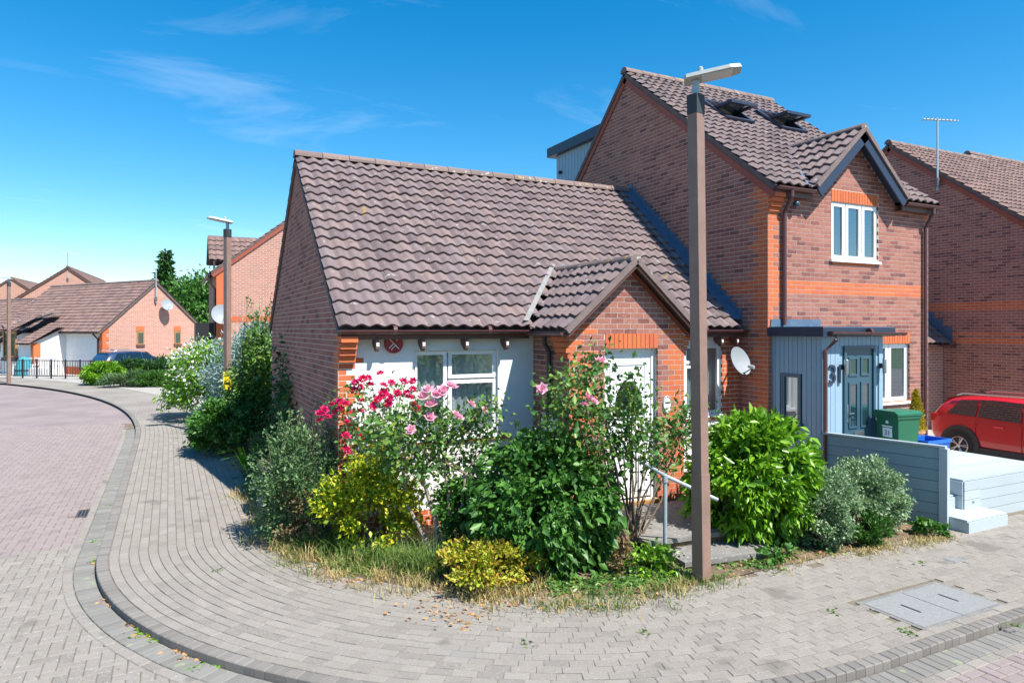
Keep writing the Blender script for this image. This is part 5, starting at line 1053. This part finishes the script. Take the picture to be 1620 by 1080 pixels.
# red rose against the corner
T = thing('rose_bush', 'climbing rose covered in crimson blooms at the white wall corner', 'rose', (2.5,8.6,0)); WO[T] = V((2.5,8.6,0)); T['group'] = 'roses'
ctr = [atpx(x,y,Y=8.55) for x,y in ((540,640),(570,625),(600,650),(630,620),(660,640),(690,655),(590,690),(560,700),(575,740),(610,720),(640,690))]
P_ = np.concatenate([np.array(c)+RNG.normal(0,1,(130,3))*np.array([.11,.13,.10]) for c in ctr]); leaves('foliage', 'leaf_rose', T, P_, RNG.normal(0,1,P_.shape), .055, .6); stems(T, (2.45,8.6,0), [tuple(c) for c in ctr]+[tuple(c+V((.05,0,.1))) for c in ctr[:5]], .010)
for x, y in ((600,591),(607,610),(575,600),(585,610),(568,612),(560,617),(605,622),(620,606),(655,603),(548,640),(537,635),(525,640),(515,648),(520,660),(508,665),(540,648),(611,625),(618,630),(628,622),(645,622),(600,632),(593,640),(616,634),(573,634),(648,630),(652,640),(660,648),(557,656),(590,645),(570,690),(575,696),(548,712),(598,735),(570,652),(640,604),(532,652),(550,668),(655,616),(562,605),(583,598),(614,640),(505,655),(545,690),(565,720)):
    p = atpx(x+random.uniform(-2,2),y,Y=8.42+random.uniform(-.06,.1)); bloom(T, p, .062, 'petal_red')
# pink standard rose with gnarled trunk
T = thing('rose_bush', 'leafy pale pink rose on bare woody trunks before the front window', 'rose', (2.9,7.75,0), 'roses'); bs = V((2.9,7.75,0))
ctr = [atpx(x,y,Y=7.75+random.uniform(-.25,.25)) for x,y in ((600,700),(630,690),(660,680),(690,700),(720,670),(750,665),(770,690),(620,730),(660,740),(700,740),(740,725),(640,660),(680,650),(715,690),(590,675),(765,645))]
P_ = np.concatenate([np.array(c)+RNG.normal(0,1,(155,3))*np.array([.12,.15,.09]) for c in ctr]); leaves('foliage', 'leaf_rose', T, P_, RNG.normal(0,1,P_.shape)+np.array([0,0,.2]), .075, .6, .35)
b = MB()
for (pts, r) in (([(2.9,7.75,-.03),(2.88,7.75,.35),(2.78,7.8,.7),(2.7,7.8,1.0)],.035),([(2.92,7.74,-.03),(3.0,7.7,.4),(3.02,7.7,.75),(2.95,7.75,1.05)],.03),([(2.86,7.78,-.03),(2.7,7.85,.3),(2.55,7.9,.6),(2.5,7.9,1.0)],.028),([(2.98,7.7,.35),(3.15,7.65,.55),(3.2,7.65,.95)],.02)): b.tube([V(p)+V((random.uniform(-.02,.02),0,0)) for p in pts], [r,r*.9,r*.75,r*.55], 7)
b.build('trunk', 'bark_pale', T); b = MB()
for c in ctr: s_ = V(random.choice([(2.7,7.8,1.0),(2.95,7.75,1.05),(2.5,7.9,1.0),(3.2,7.65,.95)])); b.tube([s_, s_.lerp(c,.5)+V((random.uniform(-.06,.06),0,.02)), c], [.014,.010,.006], 6)
b.build('branch', 'bark', T)
for x, y in ((677,617),(690,624),(700,618),(711,609),(716,612),(668,628),(682,640),(745,640),(720,657),(727,662),(680,660),(650,680),(765,650)): bloom(T, atpx(x,y,Y=7.4), .07, 'petal_pink')
# climbing pink rose before the porch
T = thing('rose_bush', 'tall pink climbing rose in front of the brick porch', 'rose', (4.95,6.7,0), 'roses'); bs = V((4.95,6.7,0))
cp = [(880,640),(890,610),(905,660),(925,640),(915,590),(940,600),(945,570),(950,650),(965,680),(935,690),(900,700),(985,650),(1005,640),(1000,680),(1025,690),(1045,680),(1065,700),(1080,670),(1095,650),(1085,690),(960,720),(1010,720),(1040,730),(930,720),(870,680),(985,700),(1000,610),(935,630)]
ctr = [atpx(x,y,Y=6.75+random.uniform(-.25,.3)) for x,y in cp]; P_ = np.concatenate([np.array(c)+RNG.normal(0,1,(105,3))*np.array([.11,.15,.11]) for c in ctr]); leaves('foliage', 'leaf_rose', T, P_, RNG.normal(0,1,P_.shape), .08, .6, .35)
b = MB()
for c in ctr:
    m1 = bs.lerp(c,.45)+V((random.uniform(-.1,.1),random.uniform(-.1,.1),.08)); b.tube([bs+V((random.uniform(-.08,.08),random.uniform(-.08,.08),0)), m1, c], [.016,.011,.005], 6)
b.build('branch', 'bark', T)
for x, y in ((928,628),(934,632),(940,636),(925,640),(1105,632),(1100,628),(1108,658),(1114,655),(1102,660),(950,572),(858,615)): bloom(T, atpx(x,y,Y=6.3), .068, 'petal_pink')
shrub('shrub', 'large dense green shrub with pointed leaves between the roses', (3.88,6.85), (.80,.66), 1.36, 11050, 0.112, 'leaf_mid', ncl=110, droop=.75, aspect=.55, spread=.12)
shrub('shrub', 'smaller leafy green shrub filling the bed below the front window', (3.35,7.75), (.46,.36), .85, 3600, 0.084, 'leaf_mid', ncl=60, droop=.5)
shrub('shrub', 'low yellow and orange spirea mound at the paving edge', (3.02,6.55), (.48,.36), .46, 6120, 0.050, 'leaf_spirea', ncl=60, droop=-.1, aspect=.55)
shrub('shrub', 'big rounded bright green glossy bush beside the street lamp', (6.78,6.55), (.80,.70), 1.48, 11560, 0.129, 'leaf_bright', ncl=190, droop=.7, aspect=.42, spread=.09, lump=.07)
shrub('shrub', 'round grey-white variegated shrub beside the bright green bush', (7.38,5.92), (.44,.40), .86, 15000, .042, 'leaf_varieg', ncl=110, droop=-.2, aspect=.6, spread=.10, lump=.1)
shrub('shrub', 'wider pale variegated shrub in front of the low fence', (8.25,6.02), (.60,.42), .90, 18000, .042, 'leaf_varieg', ncl=120, droop=-.2, aspect=.6, spread=.10, lump=.1)
shrub('shrub', 'low feathery green lavender clump before the pale shrubs', (7.85,5.62), (.24,.16), .36, 2550, 0.056, 'leaf_mid', ncl=30, droop=-.8, aspect=.2)
T = thing('weed', 'broad leaved green weed at the foot of the fence post', 'weed', (8.95,5.55,0)); q, d = blob((8.95,5.55,.08),(.2,.14,.1),160,12,.2); leaves('foliage', 'leaf_mid', T, q, d, .09, .7)
T = thing('weed', 'broad leaved weed in the dry litter under the bright green bush', 'weed', (6.35,5.72,0)); q, d = blob((6.35,5.72,.06),(.22,.12,.09),130,12,.2); leaves('foliage', 'leaf_mid', T, q, d, .09, .6)
T = thing('weed', 'yellow-green leafy weed beside the lower step', 'weed', (4.75,6.1,0)); q, d = blob((4.75,6.05,.12),(.28,.25,.16),500,20,.2); leaves('foliage', 'leaf_bright', T, q, d, .06, .6)
T = thing('weed', 'dead brown upright weed at the edge of the big green shrub', 'weed', (4.45,6.15,0)); q, d = blob((4.45,6.15,.2),(.12,.12,.24),350,16,.2); leaves('foliage', 'leaf_brown', T, q, d, .05, .4, -.5)
# --- side garden
T = thing('strap_leaf_plant', 'pale green strap leaved clump beside the side path', 'plant', (1.35,13.0,0)); n = 60; a = RNG.uniform(0,2*np.pi,n); b = MB()
for i in range(n):
    d = V((math.cos(a[i]),math.sin(a[i]),0)); L = random.uniform(.4,.75); s = V((-d.y,d.x,0))*.018; p0 = V((1.35,13.0,0))+d*.05; p1 = p0+d*L*.4+Z*L*.75; p2 = p0+d*L*.9+Z*L*.65; b.quad(p0-s,p0+s,p1+s,p1-s); b.quad(p1-s,p1+s,p2)
b.build('blade', 'leaf_bright', T)
g = thing('planter', 'pale weathered trough edge half hidden in the corner shrub', 'planter', (1.15,10.4,0)); b = MB(); b.prism([(-.16,0),(.16,0),(.2,.42),(-.2,.42)], lambda a,b_,c: V((1.28+a*.5,10.5+b_,c+.32)), -.3, .3); b.build('trough', 'flash_light', g); b = MB(); b.box((1.16,10.25,-.02),(1.40,10.75,.32)); b.build('stand', 'slab', g); b = MB(); b.box((1.17,10.22,.741),(1.39,10.78,.752)); b.build('soil', 'soil', g)
shrub('shrub', 'dark green rounded shrub overhanging the side footway', (1.0,16.1), (.55,.8), 1.05, 7000, 0.095, 'leaf_mid', ncl=80, droop=.0)
T,P_,D_ = shrub('shrub', 'tall loose climber reaching up the bungalow rear corner', (1.85,16.5), (.62,.7), 2.6, 6500, .11, 'leaf_rose', ncl=90, spread=.14, lump=.3)
tips = [(1.85+random.uniform(-.5,.4),16.5+random.uniform(-.5,.5),random.uniform(2.9,3.5)) for _ in range(12)]; stems(T, (1.85,16.5,1.4), tips, .01, 'leaf_mid', 'shoot'); q = np.array([np.array(t)*s+np.array((1.85,16.5,1.6))*(1-s) for t in tips for s in RNG.uniform(.5,1.02,28)]); leaves('shoot_leaves', 'leaf_rose', T, q, RNG.normal(0,1,q.shape), .08, .5)
T = thing('ivy', 'dark ivy climbing the shaded brick gable of the bungalow', 'ivy', (1.9,12.8,0)); n = 2600; y_ = RNG.normal(13.0,.7,n); z_ = np.abs(RNG.normal(0,1.0,n)); ok = z_ < 2.7-np.abs(y_-13.3)*.8; P_ = np.stack([1.93-RNG.uniform(0,.16,n)*(1+.5*(z_<1)),y_,z_],1)[ok]; leaves('foliage', 'leaf_dark', T, P_, np.tile([-.7,0,-.2],(len(P_),1)), .085, .7); stems(T, (1.88,13.0,0), [(1.9,12.6,1.6),(1.9,13.2,2.2),(1.9,13.8,1.5)], .015)
shrub('shrub', 'dark purple-leaved undergrowth at the foot of the gable', (1.55,11.7), (.36,.8), .95, 4420, 0.067, 'leaf_dark', ncl=50)
shrub('shrub', 'silver grey leaved tall shrub behind the signed lamp post', (2.05,19.6), (1.2,1.3), 2.65, 11050, 0.123, 'leaf_silver', ncl=90, aspect=.3, droop=-.2, lump=.25)
shrub('shrub', 'fresh green shrub filling the hedge right of the signed lamp post', (2.6,17.6), (.9,.9), 2.1, 7650, 0.112, 'leaf_mid', ncl=70)
T,P_,D_ = shrub('shrub', 'white flowering shrub bulging over the side footway', (1.05,22.4), (1.15,1.5), 2.1, 11050, 0.112, 'leaf_bright', ncl=90)
k = RNG.integers(0,len(P_),1); sel = np.argsort(-(-P_[:,0]*.6-P_[:,1]*.5+P_[:,2]*.8+RNG.normal(0,.5,len(P_))))[:800]; leaves('blossom', 'petal_white', T, P_[sel]+D_[sel]*.06, D_[sel], .085, .9, 0, .4)
# --- far front garden
def fpx(x, y, s=0): p = gp(x,y); return (p.x, p.y)
shrub('shrub', 'clipped round bright green box ball at the far driveway edge', fpx(164,608), (.85,.85), 1.02, 6800, 0.112, 'leaf_bright', ncl=90, lump=.06, spread=.1)
shrub('shrub', 'dark conifer shrub in front of the blue car rear door', fpx(205,603), (1.15,.9), 1.0, 7140, 0.157, 'leaf_dark', ncl=70, droop=-.6, aspect=.25)
shrub('shrub', 'dark conifer shrub in front of the blue car bonnet', fpx(262,603), (1.0,.9), 1.1, 7140, 0.157, 'leaf_dark', ncl=70, droop=-.6, aspect=.25)
shrub('shrub', 'small bright green bush between the two dark conifer shrubs', fpx(233,604), (.45,.45), .85, 3400, 0.112, 'leaf_bright', ncl=40)
shrub('shrub', 'wide grey-green lavender mound in front of the box ball', fpx(212,611), (1.2,.7), .6, 6460, 0.157, 'leaf_grey', ncl=60, droop=-.8, aspect=.18)
shrub('shrub', 'lavender mound beside the white flowering shrub', fpx(255,611), (.9,.6), .6, 5440, 0.157, 'leaf_mid', ncl=60, droop=-.8, aspect=.18)
def tree(name, label, base, h, crown, n, size, m, conifer=False, group=None, trunk_r=.2):
    base = V((base[0],base[1],-.1)); T = thing(name, label, 'tree', base, group); b = MB(); b.tube([base-Z*.1, base+Z*h*.4, base+Z*h*.9], [trunk_r, trunk_r*.7, trunk_r*.15], 8)
    for i in range(14): a = random.uniform(0,6.28); z_ = random.uniform(.3,.85)*h; L = crown*(1-z_/h if conifer else .8)*random.uniform(.6,1); b.tube([base+Z*z_, base+Z*(z_+.12*h)+V((math.cos(a),math.sin(a),0))*L], [trunk_r*.35, .03], 5)
    b.build('trunk', 'bark', T)
    if conifer:
        z_ = RNG.beta(1.1,1.5,n)*.93+.07; k = RNG.integers(0,26,n); a = k*2.4+RNG.normal(0,.35,n); lay = np.floor(z_*16)/16; rr = crown*(1.03-z_)*RNG.uniform(.25,1,n)**.6*(.75+.35*np.sin(k*1.7)); P_ = np.array(base)+np.stack([rr*np.cos(a),rr*np.sin(a),h*(lay+RNG.normal(0,.014,n))-rr*.18],1); D_ = np.stack([np.cos(a),np.sin(a),-.2+0*a],1)
    else: P_, D_ = blob((base.x,base.y,h*.62),(crown,crown,h*.42),n,70,.15,.3,.28)
    leaves('crown', m, T, P_, D_, size, .5, .2); return T
tree('conifer_tree', 'tall dark spire conifer rising behind the far bungalow', gp(262,564), 10.6, 2.9, 7000, .5, 'leaf_dark', True)
for i, (x, y0, h) in enumerate(((300,573,6.0),(325,571,6.4),(345,573,5.6),(285,571,5.2))): p = gp(x,y0); tree('broadleaf_tree', ['bushy green tree right behind the far gable','bushy green tree left of the sunlit gable house','green tree mostly hidden by the sunlit gable house','low green tree touching the far brick gable'][i], p, h, 2.6, 4200, .36, 'leaf_mid')
tree('broadleaf_tree', 'small street tree casting frond shadows on the near right road', (9.9,.55,-.1), 4.2, 1.15, 1500, .28, 'leaf_mid', trunk_r=.08)
for i, (x, y) in enumerate(((-7,-16),(3,-19),(12,-15))): tree('broadleaf_tree', 'tall green tree across the road mirrored in the house windows', (x,y,-.1), 8.5, 3.4, 4200, .42, 'leaf_mid', group='trees across the road')
T = thing('potted_conifer', 'small golden conifer in a clay pot by the house corner', 'potted plant', (12.35,7.75,DKZ)); WO[T] = V((12.35,7.75,DKZ)); o = V((12.05,7.75,DKZ)); b = MB(); b.lathe([(.10,0),(.14,.24),(.155,.25),(.155,.29),(.13,.29)], o, 16); b.build('pot', 'terracotta', T); n = 2600; z_ = RNG.random(n); rr = .17*(1-z_)**.7*RNG.uniform(.5,1,n); a = RNG.uniform(0,6.28,n); P_ = np.array(o)+np.stack([rr*np.cos(a),rr*np.sin(a),.28+.72*z_],1); leaves('foliage', 'leaf_gold', T, P_, np.stack([np.cos(a)*.4,np.sin(a)*.4,1+0*a],1), .05, .3, -.3)
# ------------------------------------------------------------ far railings, bench, covered thing, hanging basket
A_, B_ = gp(-30,597), gp(150,600); k = 9; d = (B_-A_); L = d.length; d.normalize(); T = thing('railing', 'thin black metal railings in front of the far bungalow', 'railing', A_)
for i in range(k): p = A_+d*(L*i/(k-1)); b = MB(); b.tube([p, p+Z*1.05], .045, 6); b.build('post', 'black', T)
for z_ in (.15,.98): b = MB(); b.tube([A_+Z*z_, B_+Z*z_], .02, 5); b.build('rail', 'black', T)
nb = int(L/.16)
for i in range(nb): p = A_+d*(L*(i+.5)/nb); b = MB(); b.tube([p+Z*.15, p+Z*.98], .014, 4); b.build('bar', 'black', T)
bc = gp(62,594); T = thing('bench', 'pale slatted garden bench behind the black railings', 'bench', bc); Fb = frame(bc - d*1.3, d, V((d.y,-d.x,0)))
for i in range(13): b = MB(); b.fbox(Fb,.05+i*.2,.17+i*.2,-.05,-.02,.42,.98); b.build('back_slat', 'bench', T)
for i in range(4): b = MB(); b.fbox(Fb,0,2.6,i*.13,i*.13+.11,.42,.45); b.build('seat_slat', 'bench', T)
b = MB(); b.fbox(Fb,0,2.6,-.06,-.01,.96,1.04); b.build('top_rail', 'bench', T)
for a0 in (0,1.25,2.52): b = MB(); b.fbox(Fb,a0,a0+.08,.44,.52,0,.64); b.fbox(Fb,a0,a0+.08,-.06,.0,0,.96); b.fbox(Fb,a0-.01,a0+.09,-.05,.54,.62,.67); b.build('leg', 'bench', T)
for i in range(6): b = MB(); b.fbox(Fb,.02,2.58,.50,.515,.06+i*.06,.11+i*.06); b.build('front_slat', 'bench', T)
tb = gp(38,594.5); T = thing('garden_cover', 'blue-green fabric cover standing behind the black railings', 'cover', tb); b = MB(); b.lathe([(.45,0),(.46,.35),(.42,.55),(.33,.9),(.18,1.05),(.05,1.1)], tb, 12); b.build('cover', 'teal', T); b = MB(); b.lathe([(.47,.30),(.48,.34),(.47,.38)], tb, 12); b.build('tie', 'navy', T)
hp = F4(8.3,-.55,1.75); T = thing('hanging_basket', 'pink flowering hanging basket beside the far bungalow window', 'basket', hp); b = MB(); b.lathe([(.05,-.18),(.2,-.1),(.27,.0)], hp, 12); b.build('basket', 'plastic', T); q, dd = blob(hp+V((0,0,.08)),(.33,.33,.2),500,20,.2); leaves('flowers', 'petal_red', T, q, dd, .08, .8); b = MB(); b.tube([hp+Z*.0, hp+Z*.7, hp+Z*.7+fv*.55], .012, 5); b.build('hanger', 'black', T)
# ------------------------------------------------------------ dry grass, weeds in joints, leaf litter
def grass(name, label, pts, n, hmin, hmax, m, sig=.08, w_=.0042):
    pts = np.array(pts); nc = max(6, n//38); k = RNG.integers(0,len(pts)-1,nc); t = RNG.random((nc,1)); c = pts[k]*(1-t)+pts[k+1]*t + RNG.normal(0,1,(nc,2))*sig; hc = RNG.beta(1.2,2.4,nc)
    q = RNG.integers(0,nc,n); p = c[q] + RNG.normal(0,1,(n,2))*RNG.uniform(.02,.14,(n,1)); h = (hmin+(hmax-hmin)*hc[q])*RNG.uniform(.2,1.2,n); a = RNG.uniform(0,6.28,n); ln = RNG.uniform(.2,1.5,n)*h
    b0 = np.stack([p[:,0],p[:,1],np.full(n,.004)],1); s = np.stack([np.cos(a+1.57)*w_,np.sin(a+1.57)*w_,0*a],1); mid = b0+np.stack([np.cos(a)*ln*.35,np.sin(a)*ln*.35,h*.65],1); tip = b0+np.stack([np.cos(a)*ln,np.sin(a)*ln,h*.95],1)
    v = np.stack([b0-s,b0+s,mid+s*.7,mid-s*.7,tip],1).reshape(-1,3); f = []
    for i in range(n): j = 5*i; f += [(j,j+1,j+2,j+3),(j+3,j+2,j+4)]
    me = bpy.data.meshes.new(name); me.from_pydata(v.tolist(), [], f); o = link(name, me, m); tag(o, label, 'grass', None, 'stuff'); return o
edge = [(p.x+n.x*(PW-.0), p.y+n.y*(PW-.0)) for p, n in PATH[::8] if p.y < 12.5 and p.x < 6]
E1 = [(e[0],e[1]) for e in edge if e[0] < 3.4 and e[1] > 5.4]
grass('dry_grass', 'dry straw-coloured grass along the corner edge of the bed', E1, 4600, .03, .24, 'straw', .15)
grass('long_grass', 'longer green grass and weeds under the roses', [(1.5,8.6),(1.9,7.95),(2.4,7.4),(2.9,7.1)], 3600, .10, .40, 'grass', .14)
E2 = [(3.2,5.75),(3.8,5.62),(4.4,5.6),(5.0,5.6),(5.25,5.62)]
grass('weedy_grass', 'weedy green and straw grass around the lamp post base', E2, 1500, .02, .13, 'grass', .16)
grass('dry_grass', 'dry grass tufts mixed into the bed edge near the lamp post', E2, 1500, .02, .11, 'straw', .17)
grass('dry_grass', 'dry straw litter under the bushes beside the deck', [(5.9,5.72),(6.6,5.62),(7.3,5.5),(7.9,5.45),(8.6,5.42),(9.1,5.4)], 2600, .01, .09, 'straw', .09)
grass('dry_grass', 'dry straw tufts along the side garden edge', [(1.2,9.0),(1.15,11),(1.2,13),(1.1,16),(1.0,19),(.6,23)], 2600, .02, .12, 'straw', .10)
def litter(name, label, spots, per, m, size, sg):
    P_ = np.concatenate([np.array([[s[0],s[1],s[2]]])+RNG.normal(0,1,(per,3))*np.array([sg,sg,.004]) for s in spots]); P_[:,2] = np.maximum(P_[:,2], spots[0][2]); n = len(P_); o = thing('x','x','x'); WO[o] = V((0,0,0))
    D_ = RNG.normal(0,1,(n,3))*np.array([1,1,.12]); m_ = leaves(name, m, o, P_, D_, size, .6, -.05, .1, .08); m_.parent = None; bpy.data.objects.remove(o); tag(m_, label, 'leaves', None, 'stuff')
kp = [gp(x,y,-.08) for x,y in ((162,880),(158,893),(160,905),(177,950),(185,958),(232,1000),(243,1004),(285,1030),(298,1033),(210,990),(305,1035))]
litter('leaf_litter', 'orange fallen leaves gathered in the road channel by the kerb', [(p.x,p.y,-.07) for p in kp], 34, 'litter', .05, .05)
kw = [gp(x,y,-.08) for x,y in ((217,998),(222,1008),(310,1057),(150,858),(176,800),(150,890),(240,1013),(345,1052))]
litter('joint_weeds', 'small green weeds sprouting along the road channel', [(p.x,p.y,-.07) for p in kw], 26, 'leaf_bright', .04, .035)
pw_ = [gp(x,y) for x,y in ((1187,890),(1195,889),(1318,968),(1050,905),(1020,1000),(1000,960),(1430,997),(1455,890),(1440,1003),(1600,990),(350,900),(830,1020),(930,960),(390,780),(360,700))]
litter('joint_weeds', 'tiny weeds and straw in the footway joints', [(p.x,p.y,.004) for p in pw_], 14, 'grass', .035, .04)
litter('dead_leaves', 'scattered dead leaves on the soil of the front bed', [(1.35+random.random()*.6,9-random.random()*2,.012) for _ in range(12)]+[(2+random.random()*7,5.75+random.random()*.8,.012) for _ in range(46)]+[(1.2+.3*random.random(),10+random.random()*10,.012) for _ in range(20)], 26, 'litter', .04, .14)

gc = [(3.3+random.random()*2.0, 5.72+random.random()*.75, .02) for _ in range(60)] + [(1.45+random.random()*1.3, 8.7-random.random()*1.5, .02) for _ in range(40)] + [(5.6+random.random()*3.3, 5.6+random.random()*.4, .015) for _ in range(14)]
gc = [g_ for g_ in gc if (g_[0]-CX)**2+(g_[1]-CYY)**2 < (R0-PW-.1)**2 or g_[0] > CX]
litter('ground_weeds', 'low mixed weeds covering the soil of the front bed', gc, 55, 'leaf_rose', .05, .09)
